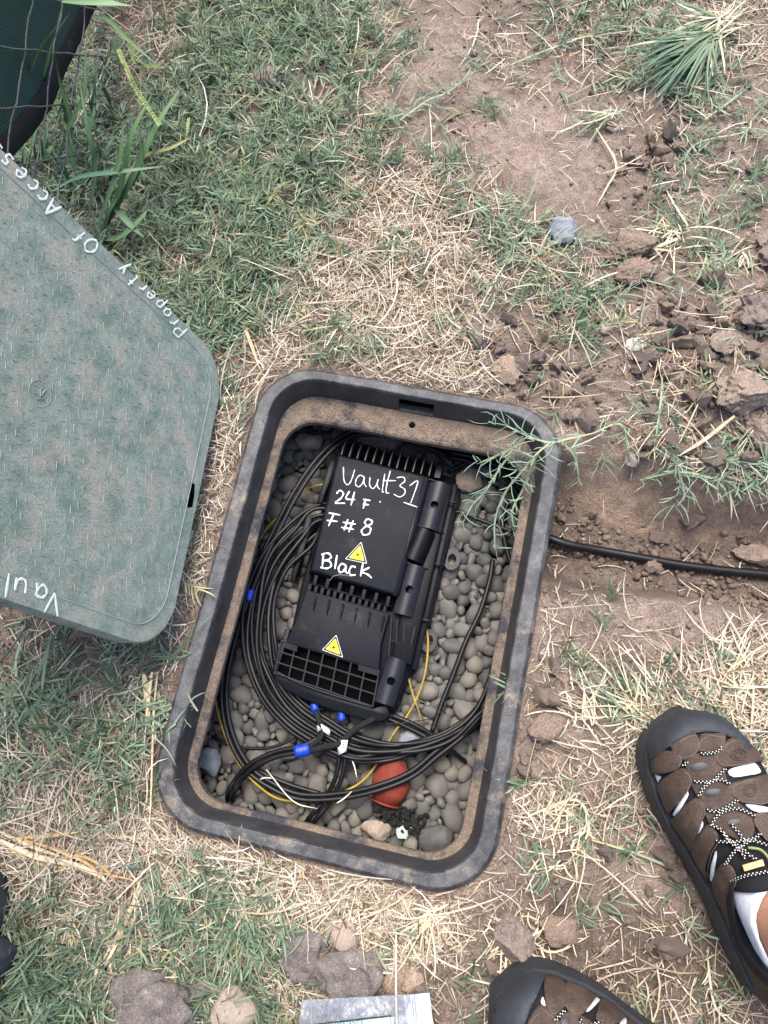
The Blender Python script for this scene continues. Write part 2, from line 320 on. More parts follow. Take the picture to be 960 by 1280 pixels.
def ground_z(x, y):
    i = np.clip((np.asarray(x) - X0) / ST, 0, len(xs) - 2); j = np.clip((np.asarray(y) - Y0) / ST, 0, len(ys) - 2)
    return ZZ[np.round(j).astype(int), np.round(i).astype(int)]
def ground_hit(px, py):
    p = P(px, py, ZB)
    for _ in range(4): p = P(px, py, float(ground_z(p[0], p[1])))
    return p
PX, PY = proj(np.stack([XX, YY, ZZ], -1))
dT = np.clip((ZB - ZZ) / .095, 0, 1) * (sstep(650, 690, PX)) * (PY > 520) * (PY < 860); cl = samp(GC, PX, PY); gr = samp(GG, PX, PY); st = samp(GS, PX, PY)
base = np.array([.345, .268, .222]); col = np.ones(XX.shape + (3,)) * base
n1 = fbm(XX * 9, YY * 9, 4, 41)[..., None]; n2 = vn(XX * 40, YY * 40, 43)[..., None]
col = col * (1 + .22 * n1) * (.86 + .28 * n2)
col = col * (1 - .2 * cl[..., None] * (1 - .8 * dT[..., None])); col = col * (1 - .35 * np.clip(gr, 0, 1)[..., None])  # soil also darkened by grass density: shade beneath the blades painted in
col = col * (1 - .16 * np.clip(st, 0, 1)[..., None])  # straw cover likewise: shade under the litter painted into the soil
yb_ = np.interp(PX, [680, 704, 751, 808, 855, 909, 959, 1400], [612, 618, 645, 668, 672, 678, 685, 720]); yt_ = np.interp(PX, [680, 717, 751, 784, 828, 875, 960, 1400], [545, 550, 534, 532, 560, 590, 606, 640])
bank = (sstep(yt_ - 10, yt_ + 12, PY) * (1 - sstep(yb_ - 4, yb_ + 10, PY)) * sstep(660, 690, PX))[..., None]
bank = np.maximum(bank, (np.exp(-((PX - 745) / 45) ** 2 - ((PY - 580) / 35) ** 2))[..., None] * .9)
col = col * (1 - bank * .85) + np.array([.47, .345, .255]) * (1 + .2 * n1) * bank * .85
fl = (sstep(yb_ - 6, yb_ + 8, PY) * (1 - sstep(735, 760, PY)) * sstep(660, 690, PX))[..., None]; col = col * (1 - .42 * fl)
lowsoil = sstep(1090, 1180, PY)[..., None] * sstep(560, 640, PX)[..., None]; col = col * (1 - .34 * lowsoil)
uu, vv = vault_uv(XX, YY)
qx = np.abs(uu) - (.1985 - .06); qy = np.abs(vv) - (.2945 - .06)
sdf = np.hypot(np.maximum(qx, 0), np.maximum(qy, 0)) + np.minimum(np.maximum(qx, qy), 0) - .06
keep = sdf > 0
ny, nx = XX.shape; idx = np.arange(nx * ny).reshape(ny, nx)
fm = keep[:-1, :-1] | keep[1:, :-1] | keep[:-1, 1:] | keep[1:, 1:]
quads = np.stack([idx[:-1, :-1], idx[:-1, 1:], idx[1:, 1:], idx[1:, :-1]], -1)[fm]
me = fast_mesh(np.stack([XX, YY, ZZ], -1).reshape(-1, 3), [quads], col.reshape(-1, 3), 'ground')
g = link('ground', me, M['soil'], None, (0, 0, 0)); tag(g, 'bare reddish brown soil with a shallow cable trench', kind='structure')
# far field round the detailed patch
mb = MB(); B_ = 60; zb = ZB - .006
for a, b, c, d in ((-B_, X0, -B_, B_), (X1 - ST, B_, -B_, B_), (X0, X1 - ST, -B_, Y0), (X0, X1 - ST, Y1 - ST, B_)):
    mb.add([(a, c, zb), (b, c, zb), (b, d, zb), (a, d, zb)], [(0, 1, 2, 3)])
tag(mb.build('field', M['farsoil'], loc=(0, 0, 0)), 'flat dry field around the dug patch', kind='structure')

# ------------------------------------------------------------------ vault box
def rrect(u0, u1, v0, v1, r, seg=14, ns=10):
    pts = []
    for (cx, cy, a0) in ((u1 - r, v1 - r, 0), (u0 + r, v1 - r, 90), (u0 + r, v0 + r, 180), (u1 - r, v0 + r, 270)):
        arc = [(cx + r * math.cos(math.radians(a0 + 90 * k / seg)), cy + r * math.sin(math.radians(a0 + 90 * k / seg))) for k in range(seg + 1)]
        if pts: a, b = pts[-1], arc[0]; pts += [(a[0] + (b[0] - a[0]) * k / ns, a[1] + (b[1] - a[1]) * k / ns) for k in range(1, ns)]
        pts += arc
    a, b = pts[-1], pts[0]; pts += [(a[0] + (b[0] - a[0]) * k / ns, a[1] + (b[1] - a[1]) * k / ns) for k in range(1, ns)]
    return pts
HU, HV = .210, .305
def ringset(prof, seg=14, ns=10):
    rings = []
    for (ds, dt, db, r, z) in prof:              # inset at sides, top, bottom; radius; height
        rings.append([W(u, v, z) for u, v in rrect(-HU + ds, HU - ds, -HV + db, HV - dt, r, seg, ns)])
    return rings
def ring_solid(prof, name, mt, parent, matidx=None, closed=True, wob=0):
    rings = ringset(prof); n = len(rings[0]); v = []
    for ri, rg in enumerate(rings):
        for k, p in enumerate(rg):
            q = list(p)
            if wob: q[0] += wob * float(fbm(np.array(p[0] * 12), np.array(p[1] * 12), 2, 3)); q[1] += wob * float(fbm(np.array(p[0] * 12), np.array(p[1] * 12), 2, 8)); q[2] += wob * float(fbm(np.array(p[0] * 15), np.array(p[1] * 15), 3, 4))
            v.append(q)
    R_ = len(rings); f = []
    for i in range(R_ if closed else R_ - 1):
        j = (i + 1) % R_
        for k in range(n): f.append((i * n + k, i * n + (k + 1) % n, j * n + (k + 1) % n, j * n + k))
    return mesh(v, f, name)
def boolcut(me, cutters):
    o = bpy.data.objects.new('tmp', me); COL.objects.link(o); cs = []
    for c in cutters:
        mb = MB(); mb.prism(c[0], c[1], c[2]); co = bpy.data.objects.new('cut', mesh(mb.v, mb.f)); COL.objects.link(co); cs.append(co)
        bm = bmesh.new(); bm.from_mesh(co.data); bmesh.ops.recalc_face_normals(bm, faces=bm.faces); bm.to_mesh(co.data); bm.free()
        md = o.modifiers.new('b', 'BOOLEAN'); md.operation = 'DIFFERENCE'; md.object = co; md.solver = 'EXACT'
    dg = bpy.context.evaluated_depsgraph_get(); out = bpy.data.meshes.new_from_object(o.evaluated_get(dg))
    for x in [o] + cs: bpy.data.objects.remove(x)
    return out
def fixn(me):
    bm = bmesh.new(); bm.from_mesh(me); bmesh.ops.recalc_face_normals(bm, faces=bm.faces); bm.to_mesh(me); bm.free(); return me
vault = thing('vault_box', (0, 0, -.25), 'open black plastic utility vault sunk in the soil, scuffed grey rim, dusty brown ledge', 'utility vault')
T = [ (0, 0, 0, .075, -.06), (0, 0, 0, .075, -.007), (.001, .001, .001, .0745, -.004), (.004, .004, .004, .072, -.0008), (.0055, .005, .005, .071, 0), (.0205, .015, .0165, .062, -.0002), (.0218, .0163, .0178, .0605, -.0010),
      (.0232, .0178, .0192, .059, -.005), (.029, .026, .026, .053, -.036), (.029, .026, .026, .053, -.041), (.018, .013, .013, .055, -.041), (.012, .009, .009, .06, -.06)]
me = ring_solid(T, 'rim', None, None, wob=.0012)
cutc = lambda cu, cv, du, dv: [W(cu + a, cv + b, 0)[:2] for a, b in ((-du, -dv), (du, -dv), (du, dv), (-du, dv))]
su, sv_ = Vf(519, 513, -.02)
me = boolcut(fixn(me), [(cutc(su, .285, .0245, .014), -.034, -.010)])
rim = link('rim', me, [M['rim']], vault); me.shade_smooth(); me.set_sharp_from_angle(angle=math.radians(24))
# inner wall of the recess is the same casting: give its faces the darker finish
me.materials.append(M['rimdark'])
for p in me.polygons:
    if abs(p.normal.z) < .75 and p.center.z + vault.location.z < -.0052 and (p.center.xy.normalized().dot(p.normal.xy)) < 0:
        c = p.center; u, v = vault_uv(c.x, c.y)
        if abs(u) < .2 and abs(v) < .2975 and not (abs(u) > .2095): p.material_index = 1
mb = MB(); mb.boxuv(su - .0243, su + .0243, .2895, .2988, -.0338, -.0102); mb.build('slot_shade_block', M['hole'], vault)  # solid black block filling the slot, painted stand-in for its inner shade
L_ = [(.0285, .0255, .0255, .053, -.0365), (.038, .061, .030, .047, -.038), (.0405, .0635, .0325, .045, -.0405), (.0405, .0635, .0325, .045, -.050), (.0285, .0255, .0255, .053, -.050)]
me = fixn(ring_solid(L_, 'ledge', None, None, wob=.0012))
hu, hv = Vf(515, 531, -.037); cir = [W(hu + .0048 * math.cos(t), hv + .0048 * math.sin(t), 0)[:2] for t in np.linspace(0, 2 * math.pi, 15)[:-1]]
me = boolcut(me, [(cir, -.06, -.02)])
link('ledge', me, M['ledge'], vault); me.shade_smooth(); me.set_sharp_from_angle(angle=math.radians(40))
Wl = [(.036, .045, .030, .045, -.050), (.006, .018, .010, .045, -.15), (-.02, -.02, -.02, .045, -.31), (-.024, -.024, -.024, .05, -.31), (.002, .010, .006, .05, -.15), (.030, .024, .022, .05, -.05)]
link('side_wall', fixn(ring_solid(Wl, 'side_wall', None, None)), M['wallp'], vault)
mb = MB(); mb.prism([W(u, v, 0)[:2] for u, v in rrect(-.205, .205, -.29, .29, .05)], -.305, -.175); bed0 = mb.build('gravel_bed', M['foam'], loc=(0, 0, -.305)); tag(bed0, 'grey river gravel covering the bottom of the open vault', kind='structure')
# dusty moulded grooves across the rim top
def ribbon(pts, wd, lift=0, taper=True, nrm=(0, 0, 1), h=.0004):
    pts = [Vector([float(c) for c in p]) for p in pts]; nrm = Vector(nrm).normalized(); v = []; f = []
    N = len(pts)
    for i, p in enumerate(pts):
        t = (pts[min(i + 1, N - 1)] - pts[max(i - 1, 0)]); t.normalize(); a = nrm.cross(t).normalized()
        w_ = wd * (.5 if not taper else .5 * (.8 + .2 * math.sin(i * 1.3)) * (.75 if i in (0, N - 1) else 1))
        v += [p - a * w_ + nrm * lift, p + nrm * (lift + h), p + a * w_ + nrm * lift]
        if i: k = 3 * (i - 1); f += [(k, k + 3, k + 4, k + 1), (k + 1, k + 4, k + 5, k + 2)]
    return v, f
def strokes(name, strs, fn, wd, mt, parent, nrm=(0, 0, 1), lift=.0008, label=None):
    mb = MB()
    for s_ in strs:
        q = catmull([np.array(a, float) for a in s_], 5) if len(s_) > 2 else [np.array(s_[0], float) + (np.array(s_[1], float) - np.array(s_[0], float)) * t for t in (0, .33, .66, 1)]
        mb.add(*ribbon([fn(*a) for a in q], wd, lift, nrm=nrm))
    o = mb.build(name, mt, parent, smooth=True)
    if label: o['label'] = label
    return o

# ------------------------------------------------------------------ pebbles and rocks
def rock_mesh(seed, sub=2, rough=.12, flat=.7, elong=1.3, ang=0, name='rock'):
    bm = bmesh.new(); bmesh.ops.create_icosphere(bm, subdivisions=sub, radius=1); r = random.Random(seed); ph = [(Vector((r.gauss(0, 1), r.gauss(0, 1), r.gauss(0, 1))).normalized(), r.uniform(.75, .97)) for _ in range(int(ang))]
    off = Vector((r.random() * 50, r.random() * 50, r.random() * 50)); from mathutils import noise
    for v in bm.verts:
        c = v.co.copy(); d = 1 + rough * 2 * noise.noise(c * 1.1 + off) + rough * noise.noise(c * 2.6 + off) + (rough * .5 * noise.noise(c * 6 + off) if ang else 0)
        for n_, k in ph:                          # planar breaks for angular stones
            e = c.dot(n_) * d
            if e > k * .82: c = c - n_ * ((e - k * .82) / d)
        if ang and sub > 2: d *= 1 + .07 * noise.noise(c * 5 + off) + .06 * noise.noise(c * 11 + off) + .03 * noise.noise(c * 23 + off)
        v.co = Vector((c.x * d * elong, c.y * d, c.z * d * flat))
    me = bpy.data.meshes.new(name); bm.to_mesh(me); bm.free()
    return me
peb = []
for k in range(10):
    m_ = rock_mesh(k, 2, random.uniform(.10, .2), random.uniform(.6, .8), random.uniform(1.05, 1.5), ang=3 if k % 3 else 0, name='pebble'); m_.materials.append(M['pebble']); m_.shade_smooth(); peb.append(m_)
N = 980; r_ = np.clip(rng.gamma(7, .00142, N), .0050, .019); pu = rng.uniform(-.2, .2, N); pv = rng.uniform(-.285, .285, N)
for it in range(160):
    du = pu[:, None] - pu[None]; dv = pv[:, None] - pv[None]; dd = np.hypot(du, dv) + 1e-6; ov = (r_[:, None] + r_[None]) * .93 - dd; np.fill_diagonal(ov, 0); ov = np.clip(ov, 0, None)
    pu += (du / dd * ov).sum(1) * .25; pv += (dv / dd * ov).sum(1) * .25; pu = np.clip(pu, -.2, .2); pv = np.clip(pv, -.285, .285)
GZ = -.143
def gz(u, v): return GZ + .006 * fbm(np.asarray(u) * 9, np.asarray(v) * 9, 2, 77) + .03 * np.clip((np.asarray(v) - .1) * 3, 0, 1) * 0
zz = gz(pu, pv) + rng.uniform(-.005, .007, N) - r_ * .35
def in_closure(u, v): return (-.10 < u < .06) and (-.11 < v < .22)
cand = [(0 if in_closure(pu[i], pv[i]) or pu[i] > .18 or pu[i] < -.196 or pv[i] > .275 else 1, r_[i], i) for i in range(N)]; cand.sort(reverse=True); big = [c[2] for c in cand][:300]; rest = [c[2] for c in cand][300:]
for i in big:
    o = bpy.data.objects.new('pebble', peb[i % 10]); COL.objects.link(o); o.parent = bed0
    x, y, _ = W(pu[i], pv[i], 0); o.location = Vector((x, y, zz[i])) - bed0.location
    s_ = r_[i] * random.uniform(.88, 1.04); o.scale = (s_, s_, s_); o.rotation_euler = (random.uniform(-.5, .5), random.uniform(-.5, .5), random.uniform(0, 6.28))
def pack(items, name, mt, parent=None, cols=None, base_meshes=peb, loc=(0, 0, 0)):
    V_, F_, C_ = [], [], []; off = 0
    arrs = []
    for m_ in base_meshes:
        a = np.empty(len(m_.vertices) * 3, np.float32); m_.vertices.foreach_get('co', a); ff = np.array([p.vertices[:] for p in m_.polygons]); arrs.append((a.reshape(-1, 3), ff))
    for k, (p, s_, rot, c) in enumerate(items):
        a, ff = arrs[k % len(arrs)]; V_.append((a * s_) @ rot.T + p); F_.append(ff + off); off += len(a); C_.append(np.tile(c, (len(a), 1)))
    me = fast_mesh(np.concatenate(V_), [np.concatenate(F_)], np.concatenate(C_), name); return link(name, me, mt, parent, loc)
def rrot():
    q = rng.normal(size=4); q /= np.linalg.norm(q); a, b, c, d = q
    return np.array([[1 - 2 * (c * c + d * d), 2 * (b * c - a * d), 2 * (b * d + a * c)], [2 * (b * c + a * d), 1 - 2 * (b * b + d * d), 2 * (c * d - a * b)], [2 * (b * d - a * c), 2 * (c * d + a * b), 1 - 2 * (b * b + c * c)]])
items = [(np.array(W(pu[i], pv[i], zz[i])), r_[i] * .98, rrot(), (1, 1, 1)) for i in rest]
for k in range(420):
    u, v = rng.uniform(-.2, .2), rng.uniform(-.285, .285); items.append((np.array(W(u, v, gz(u, v) - .019)), rng.uniform(.010, .017), rrot(), (1, 1, 1)))
tag(pack(items, 'gravel_fill', M['pebble'], bed0), None, kind='stuff')
def rock(px, py, rx, ry, mt, label, cat='rock', name='rock', z=None, rot=0, seed=None, ang=6, rough=.14, flat=.6, sub=3, group=None, sink=.3):
    p = ground_hit(px, py) if z is None else P(px, py, z); sc = np.linalg.norm(p - CAM) / FPX * .97
    me = rock_mesh(seed if seed is not None else int(px * 7 + py), sub, rough, 1, 1, ang, name); rad = (rx + ry) / 2 * sc
    me.transform(Matrix.Rotation(math.radians(-rot), 4, 'Z') @ Matrix.Diagonal((rx * sc, ry * sc, rad * flat, 1)))
    me.materials.append(mt); o = bpy.data.objects.new(name, me); COL.objects.link(o); me.shade_smooth()
    if ang: me.set_sharp_from_angle(angle=math.radians(38))
    o.location = (p[0], p[1], p[2] + rad * flat * (1 - 2 * sink)); return tag(o, label, cat, group)
rock(262, 953, 15, 17, M['rockblue'], 'speckled blue grey stone in the lower left corner of the vault', 'stone', 'stone', z=-.135, ang=2)
rock(290, 940, 13, 14, M['pebble'], 'brownish stone just right of the speckled blue stone in the vault', 'stone', 'stone', z=-.138, ang=2)
rock(507, 1036, 11, 12, M['rockgreen'], 'pale mint and white stone on the gravel below the orange red cap', 'stone', 'stone', z=-.135, ang=4)
rock(388, 553, 17, 12, M['rocktan'], 'large pale stone in the top left corner of the vault', 'stone', 'stone', z=-.135, ang=1, rot=10)
rock(472, 552, 30, 13, M['rockgrey'], 'wide flat grey stone behind the finned end of the closure', 'stone', 'stone', z=-.135, ang=2, rot=8)
rock(587, 601, 20, 15, M['rocktan'], 'tan angular stone under the green grass in the upper right of the vault', 'stone', 'stone', z=-.13, ang=6)
rock(547, 1049, 22, 17, M['pebble'], 'largest dark stone in the lower right corner of the vault gravel', 'stone', 'stone', z=-.133, ang=0)
rock(470, 1036, 17, 13, M['rocktan'], 'rough tan stone against the bottom ledge of the vault, left of the mint stone', 'stone', 'stone', z=-.136, ang=4, rough=.25)
rock(513, 928, 18, 14, M['rockblue'], 'dark blue grey stone half hidden under the cable bundle above the orange red cap', 'stone', 'stone', z=-.138, ang=3)

# ------------------------------------------------------------------ orange red cap and frayed foam
capt = thing('plastic_cone', P(490, 975, -.14), 'orange red plastic cap lying on the gravel under the cables', 'plastic cap')
prof = [(0, .0), (.3, .55), (.62, .86), (1, 1)]
a_, b_ = P(499, 944, -.116), P(482, 1003, -.125); ax = Vector(b_ - a_); L = ax.length; ax.normalize(); mb = MB(); rings = []
sd_ = Vector((0, 0, 1)).cross(ax).normalized(); upv = ax.cross(sd_); n = 20
for t, r0 in ((0, .0), (.02, .22), (.10, .42), (.28, .72), (.55, 1), (.75, .95), (1, .72)):
    c = Vector(a_) + ax * L * t; rings.append([c + (sd_ * math.cos(2 * math.pi * k / n) * .026 + upv * math.sin(2 * math.pi * k / n) * .017) * max(r0, .02) for k in range(n)])
v = [q for g_ in rings for q in g_]; mb.add(v, [(i * n + k, i * n + (k + 1) % n, (i + 1) * n + (k + 1) % n, (i + 1) * n + k) for i in range(len(rings) - 1) for k in range(n)] + [tuple(range((len(rings) - 1) * n, len(rings) * n))])
mb.build('shell', M['red'], capt, smooth=True)
rim_ = [p + (p - (Vector(a_) + ax * L)) * .06 for p in rings[-1]]; rim_.append(rim_[0]); mb = MB(); mb.tube(rim_, .0016, 6); mb.build('rim', M['red'], capt, smooth=True)
items = []
for k in range(120):
    a = rng.uniform(0, 1); px, py = 475 + 45 * a + rng.normal(0, 7), 1008 + 22 * a + rng.normal(0, 6); items.append((P(px, py, -.130 + rng.uniform(0, .008)), rng.uniform(.0015, .0055), rrot(), (1, 1, 1)))
fo = pack(items, 'frayed_foam', M['foam'], None, loc=tuple(P(495, 1015, -.17))); tag(fo, 'crumbled black foam scraps between the orange red cap and the mint stone', 'foam scraps')

# ------------------------------------------------------------------ splice closure (vault frame; vents, latches, grid)
CZ = -.080
clo = thing('splice_closure', W(-.02, .05, -.175), 'black plastic fibre splice closure with finned end, handwritten Vault31 cover and two yellow warning triangles', 'splice closure')
def pp(pxs, z): return [tuple(P(x, y, z)[:2]) for x, y in pxs]
# base tray
mb = MB(); mb.prism([W(u, v, 0)[:2] for u, v in [(-.108, .20), (-.100, .232), (.075, .226), (.088, .20), (.082, .02), (.060, -.122), (-.108, -.118), (-.112, .02)]], -.150, -.118)
mb.build('tray', M['black'], clo, bevel=.006)
mb = MB(); mb.prism([W(u, v, 0)[:2] for u, v in [(-.092, .214), (.066, .208), (.060, -.112), (-.098, -.108)]], -.126, -.103); mb.build('inner_body', M['black'], clo, bevel=.004)
# upper cover with raised edge strip
tl, tr, br, bl = Vf(423, 568, CZ), Vf(536, 596, CZ), Vf(497, 744, CZ), Vf(388, 713, CZ)
mb = MB(); cov = [W(*q, 0)[:2] for q in (tl, tr, br, bl)]; cb = [W(u, v, 0)[:2] for u, v in ((tl[0] - .006, tl[1] + .004), (tr[0] + .010, tr[1] + .004), (br[0] + .010, br[1] - .004), (bl[0] - .006, bl[1] - .004))]
mb.prism(cb, -.104, CZ - .0005, top=cov); mb.build('upper_cover', M['blackm'], clo, bevel=.0035, seg=3)
# small locator bump and edge bead
mb = MB(); mb.tube([P(531, 597, CZ - .002), P(493, 745, CZ - .002)], .0026, 8); mb.build('edge_bead', M['latch'], clo, smooth=True)
# fins at the far end: curved plates
nf = 13; mbk = MB(); mbk.prism([W(u, v, 0)[:2] for u, v in [(-.094, .214), (-.090, .240), (.044, .232), (.046, .205)]], -.125, -.098); mbk.build('fin_block', M['hole'], clo, bevel=.003)  # block coloured black: shade in the gaps between fins is painted
for k in range(nf):
    t = k / (nf - 1); u = -.092 + t * .142; v0 = .2165 - t * .007; pts = []
    for j in range(9): a = math.radians(90 * j / 8); pts.append((v0 - .003 + .033 * math.sin(a), -.108 + .029 * math.cos(a) ** .7))
    pts += [(v0 - .003 + .033, -.118), (v0 - .003, -.118)]
    th = .0008 if k < nf - 1 else .004; n = len(pts); v = [W(u - th + .0025 * (q[0] - v0) * 10, q[0], q[1]) for q in pts] + [W(u + th + .0025 * (q[0] - v0) * 10, q[0], q[1]) for q in pts]
    mb = MB(); mb.add(v, [tuple(range(n)), tuple(range(2 * n - 1, n - 1, -1))] + [(i, n + i, n + (i + 1) % n, (i + 1) % n) for i in range(n)])
    o = mb.build('fin', M['gridbar'] if k < nf - 1 else M['black'], clo); fixn(o.data)
# right hand rail, hinge barrel and latches
def uvpx(pts, z): return [W(*Vf(x, y, z), 0)[:2] for x, y in pts]
mb = MB(); mb.prism(uvpx([(541, 598), (566, 606), (514, 832), (488, 824)], -.095), -.125, -.094); mb.build('side_rail', M['black'], clo, bevel=.003)
mb = MB(); mb.prism(uvpx([(566, 604), (573, 606), (521, 838), (513, 836)], -.112), -.150, -.110); mb.build('side_flange', M['black'], clo, bevel=.0015)
for k in range(3):
    o_ = [(569, 622), (551, 700), (536, 770)][k]; mb = MB(); mb.tube([P(o_[0] - 9, o_[1] + 4, -.1), P(o_[0] + 4, o_[1] + 7, -.103)], .0022, 6); mb.build('flange_rib', M['latch'], clo, smooth=True)
def latch(c0, c1, half, label=None, z=-.083):      # curved plate between two pixel end points
    a = Vector(P(*c0, z)); b = Vector(P(*c1, z)); ax = (b - a).normalized(); sd2 = Vector((0, 0, 1)).cross(ax).normalized(); rows = []
    ns, nl = 12, 16; hc = (a + b) * .5; v = []; f = []
    for side in (0, 1):
        for i in range(nl + 1):
            for j in range(ns + 1):
                q = -1 + 2 * j / ns; dz = -.35 * half * (q ** 2) * (1 + .4 * (q > .3)); v.append(a + (b - a) * (i / nl) + sd2 * half * q + Vector((0, 0, dz - side * .003)))
    W_ = ns + 1; O = (nl + 1) * W_
    hole = set()
    for i in range(nl):
        for j in range(ns):
            c = a + (b - a) * ((i + .5) / nl) + sd2 * half * (-1 + 2 * (j + .5) / ns)
            if (c - hc).length < .0058: hole.add((i, j))
    for i in range(nl):
        for j in range(ns):
            if (i, j) in hole: continue
            p0 = i * W_ + j; f.append((p0, p0 + 1, p0 + W_ + 1, p0 + W_)); f.append((O + p0, O + p0 + W_, O + p0 + W_ + 1, O + p0 + 1))
            for (di, dj, e0, e1) in ((-1, 0, p0, p0 + 1), (1, 0, p0 + W_ + 1, p0 + W_), (0, -1, p0 + W_, p0), (0, 1, p0 + 1, p0 + W_ + 1)):
                if (i + di, j + dj) in hole or not (0 <= i + di < nl and 0 <= j + dj < ns): f.append((e0, O + e0, O + e1, e1))
    # pull hole vertices onto a circle
    for k_, q in enumerate(v):
        i, j = (k_ % O) // W_, (k_ % O) % W_
        near = [(i - 1, j - 1), (i - 1, j), (i, j - 1), (i, j)]; nh = sum(1 for x in near if x in hole)
        if 0 < nh < 4:
            d = Vector((q.x - hc.x, q.y - hc.y, 0)); d = d.normalized() * .0057; v[k_] = Vector((hc.x + d.x, hc.y + d.y, q.z))
    mb = MB(); mb.add(v, f); o = mb.build('latch', M['latch'], clo); fixn(o.data); return o
latch((551, 602), (535, 660), .0145); latch((520, 706), (503, 768), .0135); latch((497, 823), (480, 880), .0135)
mb = MB(); pa, pb = P(531, 664, -.092), P(515, 702, -.092); mb.tube([pa, pb], .0165, 20); mb.build('hinge_barrel', M['black'], clo)
for c in ((533, 659), (513, 704), (541, 600)):
    a = Vector(P(c[0] - 17, c[1] - 4, -.084)); b = Vector(P(c[0] + 22, c[1] + 8, -.094)); mb = MB(); mb.tube([a, (a + b) / 2 + Vector((0, 0, .004)), b], .0013, 6); mb.build('latch_ridge', M['latch'], clo, smooth=True)
# left clips
for c in (((415, 574), (399, 628)), ((385, 645), (365, 725))):
    mb = MB(); a, b = c; mb.prism(uvpx([(a[0] - 2, a[1] - 1), (a[0] + 5, a[1] + 2), (b[0] + 4, b[1] + 2), (b[0] - 3, b[1])], -.106), -.13, -.105); mb.build('side_clip', M['black'], clo, bevel=.0015)
    mb = MB(); mb.tube([P(a[0] + 5, a[1] + 4, -.104), P(b[0] + 4, b[1] - 3, -.104)], .0008, 6); mb.build('clip_edge', M['latch'], clo, smooth=True)
# mounting lugs with a slot
for (cx_, cy_, rx, ry, nm) in ((565, 699, 10.5, 14, 0), (536, 801, 10, 14, 1)):
    z = -.125; c = P(cx_, cy_, z); mb = MB(); n = 22; v = []
    sc = .00115
    for zz_ in (z, z - .006):
        for rr in (1, .5):
            for k in range(n):
                a = 2 * math.pi * k / n; x, y = rx * sc * rr * math.cos(a), ry * sc * rr * math.sin(a); v.append((c[0] + x * cA - y * sA, c[1] + x * sA + y * cA, zz_))
    f = []
    for k in range(n):
        l = (k + 1) % n; f += [(k, l, n + l, n + k), (2 * n + k, 3 * n + k, 3 * n + l, 2 * n + l), (k, 2 * n + k, 2 * n + l, l), (n + k, n + l, 3 * n + l, 3 * n + k)]
    mb.add(v, f); o = mb.build('mounting_lug', M['latch'], clo); fixn(o.data)
    mb = MB(); mb.prism(uvpx([(cx_ - 28, cy_ - 10), (cx_ - 8, cy_ - 6), (cx_ - 9, cy_ + 12), (cx_ - 32, cy_ + 8)], z), z - .012, z - .001); mb.build('lug_arm', M['black'], clo, bevel=.002)
# neck between covers: two comb rows
mb = MB(); mb.prism(uvpx([(388, 715), (497, 746), (490, 764), (383, 736)], -.094), -.112, -.1012); mb.build('neck', M['hole'], clo)
def lerp(a, b, t): return (a[0] + (b[0] - a[0]) * t, a[1] + (b[1] - a[1]) * t)
for row, (a, b, n_, hgt, zt) in enumerate((((388, 717), (494, 748), 7, 13, -.087), ((384, 729), (486, 759), 13, 13, -.090))):
    for k in range(n_):
        t = (k + .5) / n_; c = lerp(a, b, t); wd = 2.2; mb = MB(); mb.prism(uvpx([(c[0] - wd, c[1] - 1), (c[0] + wd, c[1]), (c[0] + wd - 3.2, c[1] + hgt), (c[0] - wd - 3.2, c[1] + hgt - 1)], zt), -.104, zt); mb.build('comb_tooth', M['blackm'], clo, bevel=.0006)
mb = MB(); mb.tube([P(385, 728, -.091), P(489, 758, -.091)], .0013, 6); mb.build('neck_bar', M['blackm'], clo, smooth=True)
# lower cover
zc = -.084
lc = [(384, 738), (486, 769), (476, 838), (456, 834), (357, 802), (370, 775)]
def quadpx(pts, z0, z1, grow=0): return pts
mb = MB(); mb.prism(uvpx([(383, 737), (487, 767), (476, 806), (474, 838), (357, 803), (372, 770)], zc), -.106, zc); mb.build('lower_cover', M['blackm'], clo, bevel=.002)
for k in range(6):
    c = lerp((395, 744), (480, 770), k / 5); mb = MB(); a = Vector(P(c[0], c[1], zc + .0035)); b = Vector(P(c[0] - 3.5, c[1] + 21, zc - .0005)); mb.tube([a, (a * .5 + b * .5) + Vector((0, 0, .0008)), b], [.0016, .0013, .0005], 6); mb.build('cover_rib', M['blackm'], clo, smooth=True)
# cable port grid: black recess, cross bars
mb = MB(); mb.prism(uvpx([(352, 802), (474, 838), (466, 884), (338, 842)], -.1), -.115, -.1005); mb.build('port_recess', M['hole'], clo)
TLg, TRg, BLg, BRg = (352, 801), (474, 838), (343, 841), (466, 883)
def gp(s_, t): a = lerp(TLg, TRg, s_); b = lerp(BLg, BRg, s_); return lerp(a, b, t)
for k in range(8):
    s_ = k / 7; mb = MB(); mb.tube([P(*gp(s_, 0), -.087), P(*gp(s_, 1), -.089)], .0009, 4); mb.build('grid_bar', M['gridbar'], clo)
for k in range(4):
    t = (k) / 3; mb = MB(); mb.tube([P(*gp(0, t), -.0875 - .001 * t), P(*gp(1, t), -.0875 - .001 * t)], .0009, 4); mb.build('grid_bar', M['gridbar'], clo)
mb = MB(); mb.prism(uvpx([(357, 799), (474, 835), (473, 845), (448, 838), (448, 830), (372, 807), (371, 815), (354, 809)], -.086), -.1, -.0855); mb.build('cover_step', M['blackm'], clo)
